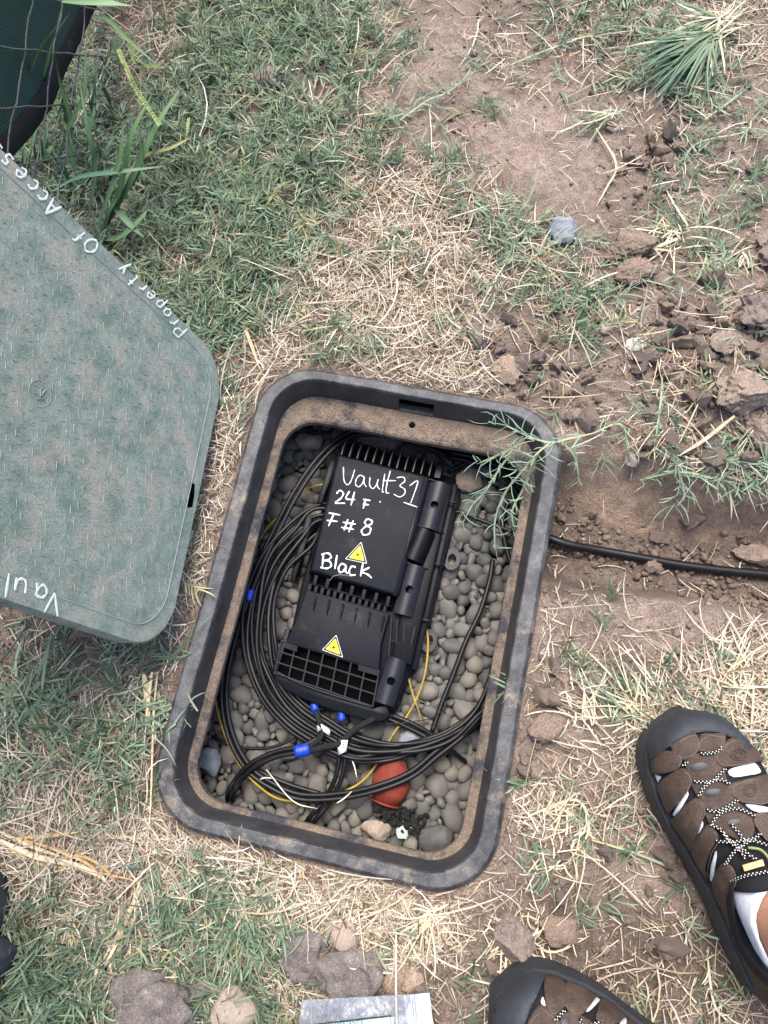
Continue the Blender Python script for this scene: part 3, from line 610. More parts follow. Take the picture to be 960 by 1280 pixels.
# lower lip, bowed
lipt = catmull([P(343, 846, -.094), P(356, 862, -.094), P(400, 882, -.094), P(440, 895, -.094), P(472, 902, -.094), P(487, 895, -.094)], 6); mb = MB(); mb.prism([tuple(p[:2]) for p in [P(342, 841, -.094), P(467, 885, -.094), P(484, 880, -.094)] + lipt[::-1]], -.125, -.095); mb.build('lower_lip', M['black'], clo, bevel=.002)
lipt = catmull([P(343, 838, -.089), P(372, 853, -.089), P(410, 867, -.089), P(467, 884, -.089)], 6); mb = MB(); mb.tube(lipt, .0012, 8); mb.build('lower_lip_edge', M['latch'], clo, smooth=True)
mb = MB(); mb.prism(uvpx([(357, 786), (363, 786), (346, 842), (340, 838)], -.09), -.12, -.0895); mb.build('side_clip', M['black'], clo, bevel=.001)
# struts on the lower right hollow
for a, b in (((490, 772), (486, 822)), ((497, 775), (494, 824)), ((506, 778), (503, 826)), ((519, 784), (508, 830)), ((488, 800), (516, 808))):
    mb = MB(); mb.tube([P(*a, -.094), P(*b, -.096)], .0012, 5); mb.build('strut', M['latch'], clo)
# writing on the cover
c5 = lambda x, y: P(x / 3 + 300, y / 3 + 500, CZ)
ST5 = [[(388, 252), (390, 300), (401, 318), (412, 312), (422, 290), (430, 262)],
 [(466, 290), (450, 283), (436, 298), (434, 318), (446, 326), (460, 312), (467, 290), (465, 312), (474, 326)],
 [(488, 290), (486, 318), (498, 333), (512, 318), (518, 298), (515, 322), (524, 336)], [(543, 278), (534, 340), (540, 346)], [(564, 266), (552, 310), (548, 346), (560, 350)], [(535, 303), (585, 303)],
 [(588, 292), (612, 290), (618, 305), (600, 322), (618, 336), (616, 354), (598, 364), (577, 354)], [(636, 322), (667, 306), (640, 388)], [(613, 384), (665, 402)],
 [(362, 352), (374, 340), (388, 350), (378, 370), (358, 386), (394, 388)], [(411, 342), (398, 370), (432, 374)], [(430, 345), (416, 396)],
 [(462, 373), (490, 378)], [(470, 375), (462, 408)], [(461, 391), (484, 394)], [(524, 381), (527, 384)],
 [(333, 424), (376, 432)], [(352, 428), (332, 474)], [(326, 452), (366, 456)],
 [(405, 448), (390, 490)], [(425, 452), (408, 496)], [(386, 459), (434, 466)], [(380, 478), (428, 486)],
 [(497, 455), (480, 447), (468, 458), (476, 472), (490, 482), (484, 502), (464, 506), (456, 492), (470, 476), (492, 466), (497, 455)],
 [(313, 577), (309, 626)], [(305, 580), (330, 575), (342, 588), (330, 600), (314, 602), (336, 606), (342, 622), (326, 632), (302, 628)], [(364, 582), (356, 634)],
 [(398, 622), (384, 614), (370, 628), (374, 646), (388, 642), (398, 624), (396, 642), (404, 652)], [(434, 628), (420, 624), (410, 640), (414, 656), (434, 656)], [(462, 610), (452, 662)], [(486, 628), (458, 644), (478, 654), (494, 668)]]
for i0, i1, wd_, tx in ((0, 9, .0018, 'Vault31'), (9, 16, .0027, '24 F'), (16, 24, .0027, 'F#8'), (24, 99, .0028, 'Black')): tag(strokes('marker_writing', ST5[i0:i1], c5, wd_, M['paint'], clo, label='white handwriting reading ' + tx), kind=None)
mb = MB(); mb.add(*ribbon([c5(338, 678) + [0, 0, .002], c5(350, 662) + [0, 0, .002], c5(375, 656) + [0, 0, .002], c5(418, 662) + [0, 0, .002]], .0007, .0005)); 
o = mb.build('straw_bit', M['rockwhite']); tag(o, 'single pale straw lying under the word Black on the closure', 'straw')
def tri_sticker(pts, z):
    v = [Vector(P(*p, z)) for p in pts]; c = sum(v, Vector()) / 3
    for nm, k, mt, h in (('sticker_edge', 1.2, M['white'], .0009), ('sticker_border', 1.10, M['inkblack'], .0012), ('sticker_face', .86, M['sticker'], .0015)):
        q = [c + (p - c) * k for p in v]; w_ = []
        for i in range(3):
            a, b = q[i - 1], q[(i + 1) % 3]; w_ += [q[i] + (a - q[i]).normalized() * .0012, q[i] + (b - q[i]).normalized() * .0012]
        mb = MB(); mb.prism([tuple(p[:2]) for p in w_], z + .0001, z + h)
        if nm == 'sticker_edge': root = mb.build('warning_sticker', mt, clo)
        else: mb.build(nm, mt, root)
    mb = MB()
    for k in range(8):
        a = k * math.pi / 4; L0 = .0030 if k % 2 == 0 else .0022; d = Vector((math.cos(a), math.sin(a), 0)); e = Vector((-d.y, d.x, 0)) * .00035; cc = Vector((c.x, c.y, z + .0017)) 
        mb.add([cc + e, cc - e, cc + d * L0 - e, cc + d * L0 + e], [(0, 1, 2, 3)])
    cc = [(c.x + .0014 * math.cos(t), c.y + .0014 * math.sin(t)) for t in np.linspace(0, 2 * math.pi, 13)[:-1]]; mb.prism(cc, z + .0015, z + .0018)
    mb.build('laser_symbol', M['inkblack'], root)
tri_sticker([(451, 680), (434, 698), (457, 703)], CZ); tri_sticker([(420, 796), (405, 812), (427, 820)], zc)

# ------------------------------------------------------------------ cables
def cable(name, pts, r, mt, label, cat='cable', z=None, group=None, parent=None, n=10):
    zc_ = lambda q: q if (q < -.155 or name == 'trench_cable') else max(q, -.124 if r > .0015 else -.122)
    w_ = [P(p[0], p[1], zc_(p[2] if len(p) > 2 else z)) for p in pts]; c = catmull(w_, 8); mb = MB(); mb.tube(c, r, n); o = mb.build(name, mt, parent, smooth=True)
    return tag(o, label, cat, group) if parent is None else o
def offset_path(pts, d):
    q = [np.array(p, float) for p in pts]; out = []
    for i, p in enumerate(q):
        t = q[min(i + 1, len(q) - 1)][:2] - q[max(i - 1, 0)][:2]; t /= np.linalg.norm(t); s_ = p.copy(); s_[0] += -t[1] * d; s_[1] += t[0] * d; out.append(s_)
    return out
coil = thing('cable_coil', P(330, 800, -.16), 'thick bundle of black cables looping round the left and bottom of the vault', 'cable coil')
core = [(470, 655, -.13), (440, 650, -.125), (400, 648, -.115), (372, 668, -.108), (343, 705, -.105), (326, 755, -.105), (325, 810, -.105), (340, 858, -.108), (368, 893, -.11), (402, 916, -.105), (440, 935, -.10), (482, 938, -.10), (524, 934, -.10), (562, 921, -.10), (594, 898, -.10), (614, 868, -.105), (626, 825, -.11), (640, 770, -.115), (652, 710, -.12), (655, 660, -.125)]
for k in range(9):
    d = (k - 4) * 4.7; m_ = [np.array(p) for p in offset_path(core, d)]
    for i, p in enumerate(m_):
        sq = 1 - .62 * sstep(9, 12, i); base_ = np.array(core[i][:2]); p[:2] = base_ + (p[:2] - base_) * sq; p[2] += .006 * math.sin(k * 2.3 + i * .5) - (.010 if sq < .7 and k % 2 else 0) + .002 * random.uniform(-1, 1)
    jit_ = [random.uniform(-4.5, 4.5) for _ in m_]
    for i, p in enumerate(m_): p[0] += jit_[i] * .8; p[1] += jit_[i] * .6
    cable('cable_strand', m_, .0031, M['cable'], None, parent=coil, n=8)
out1 = [(560, 566, -.12), (500, 545, -.115), (452, 540, -.105), (424, 551, -.10), (395, 580, -.098), (368, 620, -.098), (343, 668, -.10), (318, 722, -.10), (292, 795, -.103), (280, 862, -.108), (287, 915, -.11), (308, 957, -.112), (336, 980, -.112), (375, 996, -.11), (425, 995, -.105), (472, 985, -.10), (514, 968, -.10), (545, 943, -.10), (574, 920, -.10), (600, 894, -.105), (618, 850, -.11), (632, 790, -.12), (650, 700, -.125), (655, 640, -.125), (642, 605, -.125), (610, 580, -.13), (560, 568, -.13)]
for k, d in enumerate((-3.2, 3.2)):
    cable('cable_strand', offset_path(out1, d), .0034, M['cable'], None, parent=coil)
out2 = [(300, 775, -.12), (284, 835, -.122), (280, 890, -.122), (296, 935, -.122), (322, 962, -.122), (360, 980, -.122), (400, 992, -.12)]
cable('cable_strand', out2, .0032, M['cable'], None, parent=coil)
for d in (-3, 3.5):
    cable('drop_cable', offset_path([(402, 924, -.095), (378, 936, -.095), (345, 943, -.10), (316, 957, -.105), (298, 975, -.115), (288, 995, -.14), (290, 1010, -.19)], d), .0033, M['cable'], '%s black cable of the pair running left from the blue tape' % ('upper' if d > 0 else 'lower'), group='cables tied with blue tape')
for d in (-4, 3.5):
    cable('drop_cable', offset_path([(428, 922, -.10), (428, 945, -.10), (422, 975, -.105), (407, 1003, -.115), (388, 1026, -.14), (380, 1040, -.19)], d), .0032, M['cable'], 'black cable of the pair dropping from the white tag to the bottom ledge, %s one' % ('left' if d > 0 else 'right'), group='cables under the white tag')
cable('thin_cable', [(383, 868, -.12), (378, 890, -.118), (376, 908, -.115), (362, 925, -.113), (335, 935, -.115), (300, 934, -.12), (272, 924, -.135), (256, 914, -.16)], .0022, M['cable'], 'thin black cable curving left across the gravel beneath the closure')
cable('drop_cable', [(616, 700, -.15), (612, 725, -.145), (600, 765, -.14), (583, 800, -.14), (566, 845, -.14), (552, 880, -.135), (540, 915, -.13)], .0036, M['cable'], 'single black cable curving down the right side of the vault over the pebbles')
cable('drop_cable', [(490, 894, -.12), (505, 900, -.12), (522, 908, -.12), (545, 922, -.13), (570, 943, -.145), (594, 961, -.17)], .0034, M['cable'], 'black cable crossing under the bundle toward the right wall below the closure')
cable('drop_cable', [(484, 898, -.122), (500, 905, -.122), (525, 917, -.125), (548, 932, -.14)], .0034, M['cable'], 'short black cable leaving the lower right corner of the closure')
cable('drop_cable', [(636, 625, -.14), (628, 655, -.14), (634, 690, -.14), (645, 720, -.15)], .0036, M['cable'], 'black cable under the hanging grass close to the right wall')
cable('drop_cable', [(560, 590, -.15), (590, 578, -.145), (620, 588, -.145), (650, 600, -.15)], .0034, M['cable'], 'black cable hidden under the upper right ledge beside the finned end')
cable('thin_cable', [(556, 645, -.14), (575, 640, -.13), (600, 650, -.12), (640, 664, -.115), (665, 668, -.112)], .0032, M['cable'], 'black cable from the closure side toward the right wall opening')
# trench cable lies on the trench floor
tp = []
for x, y in ((640, 660), (668, 667), (690, 674), (712, 681), (750, 688), (800, 697), (850, 706), (905, 713), (960, 718), (1040, 726), (1150, 740)):
    g_ = ground_hit(x, y) if x > 700 else P(x, y, -.098); tp.append([x, y, max(g_[2] + .007, -.098) if x > 700 else -.098])
for i in range(4): tp[i][2] = -.098 if i < 2 else -.092
cable('trench_cable', tp, .006, M['cable'], 'thick black cable lying along the trench and running under the vault rim', n=12)
cable('thin_wire', [(560, 883, -.118), (540, 897, -.11), (515, 902, -.108), (485, 905, -.108), (456, 903, -.11)], .0007, M['cable'], 'very thin black wire arching out below the closure', 'wire', n=5)
# braided tail from tag to closure
cable('braided_tail', [(388, 938, -.092), (405, 934, -.09), (425, 929, -.088), (440, 915, -.09), (455, 905, -.093), (470, 897, -.10)], .0042, M['foam'], 'rough black braided cable end running from blue tape to closure corner', 'cable')
cable('braided_tail', [(394, 888, -.10), (399, 902, -.092), (404, 912, -.09), (399, 924, -.09), (388, 932, -.092)], .0036, M['foam'], 'rough black braided cable hanging from the left blue plug', 'cable')
# yellow tracer wires
cable('yellow_wire', [(406, 605, -.125), (392, 608, -.13), (380, 614, -.13), (370, 624, -.14)], .0016, M['yellow'], 'short yellow wire end beside the upper left of the closure', 'wire', n=6)
cable('yellow_wire', [(345, 648, -.135), (336, 658, -.13), (328, 669, -.13), (318, 690, -.135), (300, 750, -.14), (272, 820, -.135), (268, 862, -.125), (273, 893, -.118), (284, 925, -.115), (301, 958, -.115), (325, 984, -.115), (350, 999, -.118), (385, 1001, -.118), (420, 993, -.12), (448, 980, -.13), (466, 962, -.135), (478, 942, -.135), (492, 917, -.135), (510, 893, -.13), (523, 868, -.13), (532, 838, -.13), (535, 800, -.13), (530, 772, -.14)], .0017, M['yellow'], 'long yellow wire following the black coil from the left wall back to the closure', 'wire', n=6)
cable('yellow_wire', [(510, 845, -.14), (516, 868, -.135), (523, 888, -.13), (527, 903, -.14)], .0016, M['yellow'], 'short yellow wire crossing the long one at the lower right of the closure', 'wire', n=6)
# tape, tags and plugs
def wrap(name, c, d, r, ln, mt, label, cat, z=-.095):
    a = Vector(P(*c, z)); dv = (Vector(P(c[0] + d[0], c[1] + d[1], z)) - a).normalized(); mb = MB(); pts = [a + dv * ln * t for t in np.linspace(-.5, .5, 7)]
    mb.tube(pts, [r * k for k in (.88, .98, 1.03, .97, 1.04, .99, .88)], 14); o = mb.build(name, mt, smooth=True)
    mb = MB()
    for t in (-.3, 0, .28): mb.tube([a + dv * (ln * t), a + dv * (ln * t + .001)], r * 1.06, 14)
    mb.build('tape_layer', mt, o); return tag(o, label, cat)
wrap('blue_tape', (378, 938), (10, -2), .0085, .020, M['blue'], 'bright blue tape band around the cable pair below the closure', 'tape')
wrap('blue_tape', (312, 744), (-2, 8), .0055, .016, M['blue'], 'small blue tape band on the left cable loop beside the wall', 'tape', z=-.10)
wrap('blue_plug', (394, 887), (2, 8), .0052, .016, M['blue'], 'dark blue plug under the closure, left one of two', 'plug', z=-.103)
wrap('blue_plug', (427, 893), (0, 8), .0052, .017, M['blue'], 'dark blue plug under the closure, right one with thin pin', 'plug', z=-.103)
def flag(name, pts, z, label, marks=()):
    v = [Vector(P(x, y, z + dz)) for x, y, dz in pts]; mb = MB(); n = len(v) // 2; th = Vector((0, 0, -.0006)); V_ = v + [p + th for p in v]; m_ = len(v); f = []
    for i in range(n - 1): f += [(i, i + 1, n + i + 1, n + i), (m_ + i, m_ + n + i, m_ + n + i + 1, m_ + i + 1)]
    rim_ = list(range(n)) + list(range(2 * n - 1, n - 1, -1)); 
    for i in range(len(rim_)): a, b = rim_[i], rim_[(i + 1) % len(rim_)]; f.append((a, m_ + a, m_ + b, b))
    mb.add(V_, f); o = mb.build(name, M['white'], smooth=True); fixn(o.data); tag(o, label, 'cable tag'); mk = MB()
    for a, b in marks: mk.add(*ribbon([P(*a, z + .0095), P(*b, z + .0095)], .0008, .0003))
    if marks: mk.build('tag_mark', M['inkblack'], o)
flag('cable_tag', [(396, 907, .0), (402, 905, .006), (408, 909, .009), (413, 913, .005), (397, 916, -.002), (401, 912, .004), (408, 917, .008), (412, 920, .004)], -.092, 'white paper tag wrapped round the cable beside the left blue plug')
flag('cable_tag', [(421, 927, .004), (428, 925, .009), (435, 925, .006), (423, 944, .004), (429, 941, .009), (433, 939, .006)], -.092, 'white cable tag with a small mark where the cables cross', [((426, 931), (430, 930)), ((430, 930), (427, 935)), ((427, 935), (431, 934))])

# ------------------------------------------------------------------ lid leaning on the fence
LQ = np.array([-.0393, 1.2187, -.1448]); la = np.linalg.norm(LQ); LR = np.array(Matrix.Rotation(la, 3, Vector(LQ / la)))
LO = np.array([-.1987, .3356, .0020]); LW, LL, LT = .405, .585, .022
eS, eT = LR @ np.array([0, -1, 0]), LR @ np.array([-1, 0, 0]); eN = np.cross(eT, eS); eN = eN if eN @ (CAM - LO) > 0 else -eN
def Lp(s_, t, h=0): return LO + eS * s_ + eT * t + eN * h
lid = thing('access_hatch', LO + eS * LW / 2, 'large dusty green vault lid tilted up against the fence, hand lettered along its edges', 'vault lid')
rr_ = rrect(0, LW, 0, LL, .062, 12, 8); rr2 = [(LW / 2 + (a - LW / 2) * (1 - .008), LL / 2 + (b - LL / 2) * (1 - .006)) for a, b in rr_]
n = len(rr_); slot = [(.196, .012), (.236, .011), (.236, .019), (.196, .020)]
v = [Lp(a, b, -LT) for a, b in rr_] + [Lp(a, b, -.003) for a, b in rr_] + [Lp(a, b, 0) for a, b in rr2]
f = [(i, (i + 1) % n, n + (i + 1) % n, n + i) for i in range(n)] + [(n + i, n + (i + 1) % n, 2 * n + (i + 1) % n, 2 * n + i) for i in range(n)] + [tuple(range(n)), tuple(range(2 * n, 3 * n))]
me = fixn(mesh(v, f)); 
def cut_with(me, vs, fs):
    o = bpy.data.objects.new('t', me); COL.objects.link(o); c = bpy.data.objects.new('c', fixn(mesh(vs, fs))); COL.objects.link(c); md = o.modifiers.new('b', 'BOOLEAN'); md.object = c; md.operation = 'DIFFERENCE'; md.solver = 'EXACT'
    out = bpy.data.meshes.new_from_object(o.evaluated_get(bpy.context.evaluated_depsgraph_get())); bpy.data.objects.remove(o); bpy.data.objects.remove(c); return out
sl = []
for px, py in ((238, 603), (243.5, 605), (243, 620), (240.5, 634), (234, 635), (235, 619)):
    q = onplane(px, py, LO, eN); sl.append(((q - LO) @ eS, (q - LO) @ eT))
k = len(sl); nslot = len(me.polygons); me = cut_with(me, [Lp(a, b, -.05) for a, b in sl] + [Lp(a, b, .02) for a, b in sl], [tuple(range(k)), tuple(range(k, 2 * k))] + [(i, (i + 1) % k, k + (i + 1) % k, k + i) for i in range(k)])
me.materials.append(M['lid']); me.materials.append(M['hole'])
qc_ = sum(np.array(q_) for q_ in sl) / len(sl)
for p in me.polygons:
    r0 = np.array(p.center) - LO; a_s, a_t, a_n = r0 @ eS - qc_[0], r0 @ eT - qc_[1], r0 @ eN
    if abs(a_s) < .03 and abs(a_t) < .012 and -LT * .95 < a_n < -.001: p.material_index = 1  # cut faces blackened: the slot's shade put into their colour
link('panel', me, [], lid, smooth=True); me.set_sharp_from_angle(angle=math.radians(30))
mb = MB(); qc = [np.array(q_) for q_ in sl]; cm_ = sum(qc) / len(qc); qb = [cm_ + (a - cm_) * 1.5 for a in qc]; vb = [Lp(a[0], a[1], -LT - .001) for a in qb] + [Lp(a[0], a[1], -LT - .003) for a in qb]; kb = len(qb)
mb.add(vb, [tuple(range(kb)), tuple(range(kb, 2 * kb))] + [(i, (i + 1) % kb, kb + (i + 1) % kb, kb + i) for i in range(kb)]); mb.build('slot_shade_plate', M['hole'], lid)  # added black plate behind the slot, so the hole reads unlit
mb = MB(); q = rrect(.020, LW - .020, .020, LL - .02, .05, 10, 6); q.append(q[0]); mb.add(*ribbon([Lp(a, b) for a, b in q], .0016, .0002, nrm=eN, h=.0008)); mb.build('border_line', M['lidline'], lid, smooth=True)
mb = MB(); pit = .0155; i = 0
s_ = .030
row = 0
while s_ < LW - .028:
    t = .028 + (pit / 2 if row % 2 else 0)
    while t < LL - .028:
        L2, w2 = random.uniform(.0030, .0050), random.uniform(.0003, .0006)
        if random.random() < .12: t += pit; i += 1; continue
        if i % 2 == 0: d1, d2 = eS * L2 * 1.1 - eT * .0016, eT * w2 * .8
        else: d1, d2 = eT * L2 * .7 + eS * .001, eS * w2 * .7
        c = Lp(s_ + random.uniform(-.0006, .0006), t, 0); hh = eN * .0005
        mb.add([c - d1, c + d2, c + d1, c - d2, c - d1 * .55 + hh, c + d1 * .55 + hh], [(0, 1, 5, 4), (1, 2, 5), (2, 3, 4, 5), (3, 0, 4)]); t += pit; i += 1
    s_ += .0092; row += 1; i = 0
tag(mb.build('tread_ridges', M['lidrib'], lid, smooth=False), None, kind='stuff')
lp = lambda x, y: onplane(x, y, LO, eN)
# moulded ring emblem with small mark
mb = MB(); c = lp(50, 492); cs, ct = (c - LO) @ eS, (c - LO) @ eT; q = [Lp(cs + .0135 * math.cos(a), ct + .0135 * math.sin(a)) for a in np.linspace(0, 2 * math.pi, 33)]; mb.add(*ribbon(q, .0011, .0002, nrm=eN, h=.0004))
for a, b in (((44, 488), (50, 496)), ((50, 496), (57, 487)), ((50, 496), (50, 486)), ((45, 499), (55, 499))): mb.add(*ribbon([lp(*a), lp(*b)], .0012, .0002, nrm=eN, h=.0009))
mb.build('moulded_emblem', M['lidline'], lid, smooth=True)
G_ = dict(P=[[(0, 0), (0, 1)], [(0, 1), (.5, 1), (.65, .78), (.5, .5), (0, .48)]], r=[[(0, .6), (0, 0)], [(0, .4), (.2, .6), (.45, .58)]], o=[[(.25, .6), (0, .45), (0, .15), (.25, 0), (.5, .15), (.5, .45), (.25, .6)]],
  p=[[(0, .6), (0, -.35)], [(0, .5), (.3, .6), (.5, .35), (.3, 0), (0, .1)]], e=[[(.02, .32), (.5, .34), (.4, .58), (.15, .58), (0, .3), (.15, .02), (.5, .08)]], t=[[(.2, .95), (.18, .1), (.4, .0)], [(0, .62), (.45, .62)]],
  y=[[(0, .6), (.25, .1)], [(.5, .6), (.1, -.4)]], O=[[(.35, 1), (0, .7), (0, .3), (.35, 0), (.7, .3), (.7, .7), (.35, 1)]], f=[[(.5, .95), (.25, .9), (.18, 0)], [(0, .5), (.45, .5)]],
  A=[[(0, 0), (.35, 1), (.7, 0)], [(.1, .35), (.6, .35)]], c=[[(.5, .5), (.25, .6), (0, .35), (.15, .02), (.5, .08)]], s=[[(.45, .55), (.15, .58), (.1, .4), (.4, .25), (.35, .03), (0, .05)]],
  V=[[(0, 1), (.3, 0), (.65, 1)]], a=[[(.5, .58), (.2, .6), (0, .3), (.2, 0), (.45, .25), (.5, .58), (.52, .1), (.6, 0)]], u=[[(0, .6), (.05, .1), (.25, 0), (.45, .15), (.5, .6)], [(.5, .6), (.52, 0)]], l=[[(.1, 1), (.1, 0)]])
def letters(items, rd, up, wd, name, label):
    strs = []
    for ch, x, y, h in items:
        for s_ in G_[ch]:
            if len(s_) > 2 and ch in 'AV': segs = [[s_[i], s_[i + 1]] for i in range(len(s_) - 1)]
            else: segs = [s_]
            for q in segs: strs.append([(x + rd[0] * (a - .3) * h + up[0] * (b - .4) * h, y + rd[1] * (a - .3) * h + up[1] * (b - .4) * h) for a, b in q])
    strokes(name, strs, lambda x, y: lp(x, y), wd, M['paint'], lid, nrm=tuple(eN), lift=.0009, label=label)
LW3 = [('P', 226, 412, 16), ('r', 215, 401, 15), ('o', 207, 391, 15), ('p', 198, 380, 15), ('e', 187, 369, 16), ('r', 176, 358, 15), ('t', 165, 349, 17), ('y', 152, 337, 16), ('O', 115, 307, 19), ('f', 99, 294, 17),
         ('A', 66, 260, 21), ('c', 51, 245, 20), ('c', 39, 232, 20), ('e', 24, 217, 21), ('s', 6, 200, 22), ('s', -8, 186, 22)]
for i0, i1, tx in ((0, 8, 'Property'), (8, 10, 'Of'), (10, 16, 'Access')): letters(LW3[i0:i1], (-.69, -.72), (-.72, .69), .0030, 'painted_lettering', 'white upside down handwriting reading ' + tx)
letters([('V', 66, 752, 27), ('a', 50, 741, 26), ('u', 24, 734, 27), ('l', 3, 727, 30), ('t', -18, 722, 30)], (-.96, -.28), (-.15, 1.0), .0034, 'painted_lettering', 'white handwriting reading Vault upside down along the lower edge')

# ------------------------------------------------------------------ fence: wire mesh and green privacy screen (vertical plane x = FX)
FX = -.445
fence = thing('wire_fence', (FX, .4, -.02), 'wire mesh fence at the left with dark green privacy screen behind it', 'fence')
Y_0, Y_1, ZT = -.5, 1.9, .85
zs_ = [-.012 + .063 * k for k in range(15)]
def wavy(p0, p1, r, amp, n, name):
    p0, p1 = Vector(p0), Vector(p1); N_ = n; pts = []
    for i in range(N_ + 1):
        t = i / N_; p = p0.lerp(p1, t); p = p + Vector((amp * .6 * math.sin(t * n * .9), 0, amp * math.sin(t * n * 2.1 + p0.z * 60))); pts.append(p)
    mb = MB(); mb.tube(pts, r, 5); mb.build(name, M['wire'], fence, smooth=True)
for z in zs_: wavy((FX, Y_0, z), (FX, Y_1, z), .0013, .0022, 90, 'wire')
yk = Y_0 - .85
while yk < Y_1:
    a, b = (yk + .87, -.015), (yk, ZT)
    # slanted wire rising toward -y
    y0, z0, y1, z1 = yk + (ZT + .015), -.015, yk, ZT
    if y1 < Y_0: z1 = z0 + (y0 - Y_0); y1 = Y_0
    if y0 > Y_1: z0 = z0 + (y0 - Y_1); y0 = Y_1
    if z1 - z0 > .02: wavy((FX + .0015, y0, z0), (FX + .0015, y1, z1), .0013, .0014, 36, 'wire')
    yk += .092
# screen polygon, hem following the fold line seen
hem = []
for px, py in ((150, -60), (122, -8), (100, 40), (78, 85), (60, 130), (35, 165), (10, 192), (-30, 215)):
    q = onplane(px, py, (FX - .014, 0, 0), np.array([1., 0, 0])); hem.append((q[1], q[2]))
hem = [(Y_1, hem[0][1] * .2)] + hem + [(Y_0, hem[-1][1] + .05)]
hem.sort(); hy = [h_[0] for h_ in hem]; hz_ = [h_[1] for h_ in hem]; ny_, nz_ = 160, 40; v = []; f = []
for i in range(ny_ + 1):
    y = Y_0 + (Y_1 - Y_0) * i / ny_; z0 = float(np.interp(y, hy, hz_))
    for j in range(nz_ + 1):
        z = z0 + (ZT - z0) * j / nz_; v.append((FX - .014 + .005 * float(fbm(np.array(y * 6), np.array(z * 6), 2, 4)), y, z))
        if i < ny_ and j < nz_: k = i * (nz_ + 1) + j; f.append((k, k + 1, k + nz_ + 2, k + nz_ + 1))
me = mesh(v, f); o = link('privacy_screen', me, M['screen'], fence); md = o.modifiers.new('s', 'SOLIDIFY'); md.thickness = .001
v = []; f = []
for i in range(ny_ + 1):
    y = Y_0 + (Y_1 - Y_0) * i / ny_; z0 = float(np.interp(y, hy, hz_)); v += [(FX - .011, y, z0 - .006), (FX - .0105, y, z0 + .024), (FX - .012, y, z0 + .025), (FX - .0135, y, z0 - .007)]
    if i: k = 4 * i; f += [(k - 4, k, k + 1, k - 3), (k - 3, k + 1, k + 2, k - 2), (k - 2, k + 2, k + 3, k - 1), (k - 1, k + 3, k, k - 4)]
o = link('screen_hem', fixn(mesh(v, f)), M['liner'], fence)

# ------------------------------------------------------------------ vegetation and litter generators (numpy strips)
def strips(P0, th, el, ln, wd, bend, droop, c0, c1, ns=3, roll=None):
    n = len(ln); t = np.linspace(0, 1, ns + 1); out = np.zeros((n, ns + 1, 2, 3)); roll = rng.uniform(-.6, .6, n) if roll is None else roll
    for i, tt in enumerate(t):
        a = th + bend * tt; r = ln * tt
        hx = np.cos(th + bend * tt * .5) * r * np.cos(el); hy = np.sin(th + bend * tt * .5) * r * np.cos(el); hz = r * np.sin(el) - droop * ln * tt * tt
        c = P0 + np.stack([hx, hy, hz], -1)
        wf = wd * (.5 * (.75 if i == 0 else 1) if i < ns else .06) * (1 if i < ns - 0 else 1) * (1 - .35 * tt)
        side = np.stack([-np.sin(a) * np.cos(roll), np.cos(a) * np.cos(roll), np.sin(roll)], -1) * wf[:, None]
        out[:, i, 0] = c - side; out[:, i, 1] = c + side
    k = 2 * (ns + 1); base_ = (np.arange(n) * k)[:, None]; q = np.array([[2 * i, 2 * i + 1, 2 * i + 3, 2 * i + 2] for i in range(ns)]); F = (base_[:, :, None] + q[None]).reshape(-1, 4)
    C = np.zeros((n, ns + 1, 2, 3))
    for i, tt in enumerate(t): C[:, i, :, :] = (c0 * (1 - tt) + c1 * tt)[:, None, :]
    return out.reshape(-1, 3), F, C.reshape(-1, 3)
def merge(lst):
    V_, F_, C_ = [], [], []; o = 0
    for v, f, c in lst: V_.append(v); F_.append(f + o); C_.append(c); o += len(v)
    return np.concatenate(V_), np.concatenate(F_), np.concatenate(C_)
def sdf_vault(x, y, m=0):
    u, v = vault_uv(x, y); qx = np.abs(u) - (HU - .075); qy = np.abs(v) - (HV - .075); return np.hypot(np.maximum(qx, 0), np.maximum(qy, 0)) + np.minimum(np.maximum(qx, qy), 0) - .075
def scatter(n, G, gain=1.0, jit=10, clump=0, seed=0, margin=.004, lo=-110, hix=1070, loy=-110, hiy=1390):
    px = rng.uniform(lo, hix, n); py = rng.uniform(loy, hiy, n)
    d = samp(G, px + rng.normal(0, jit, n), py + rng.normal(0, jit, n)) * gain
    if clump: d = d * np.clip(1 + clump * fbm(px / 45, py / 45, 3, seed) * 2.2, 0, 3)
    k = rng.uniform(0, 1, n) < d; px, py = px[k], py[k]; p = Pn(px, py, np.full(len(px), ZB))
    for _ in range(3): p = Pn(px, py, ground_z(p[:, 0], p[:, 1]))
    dT_ = trench(px, py); ok = (sdf_vault(p[:, 0], p[:, 1]) > margin)
    # stay clear of the shoe soles
    return p[ok], px[ok], py[ok], dT_[ok]
def lerpc(a, b, t): return np.asarray(a)[None] * (1 - t[:, None]) + np.asarray(b)[None] * t[:, None]
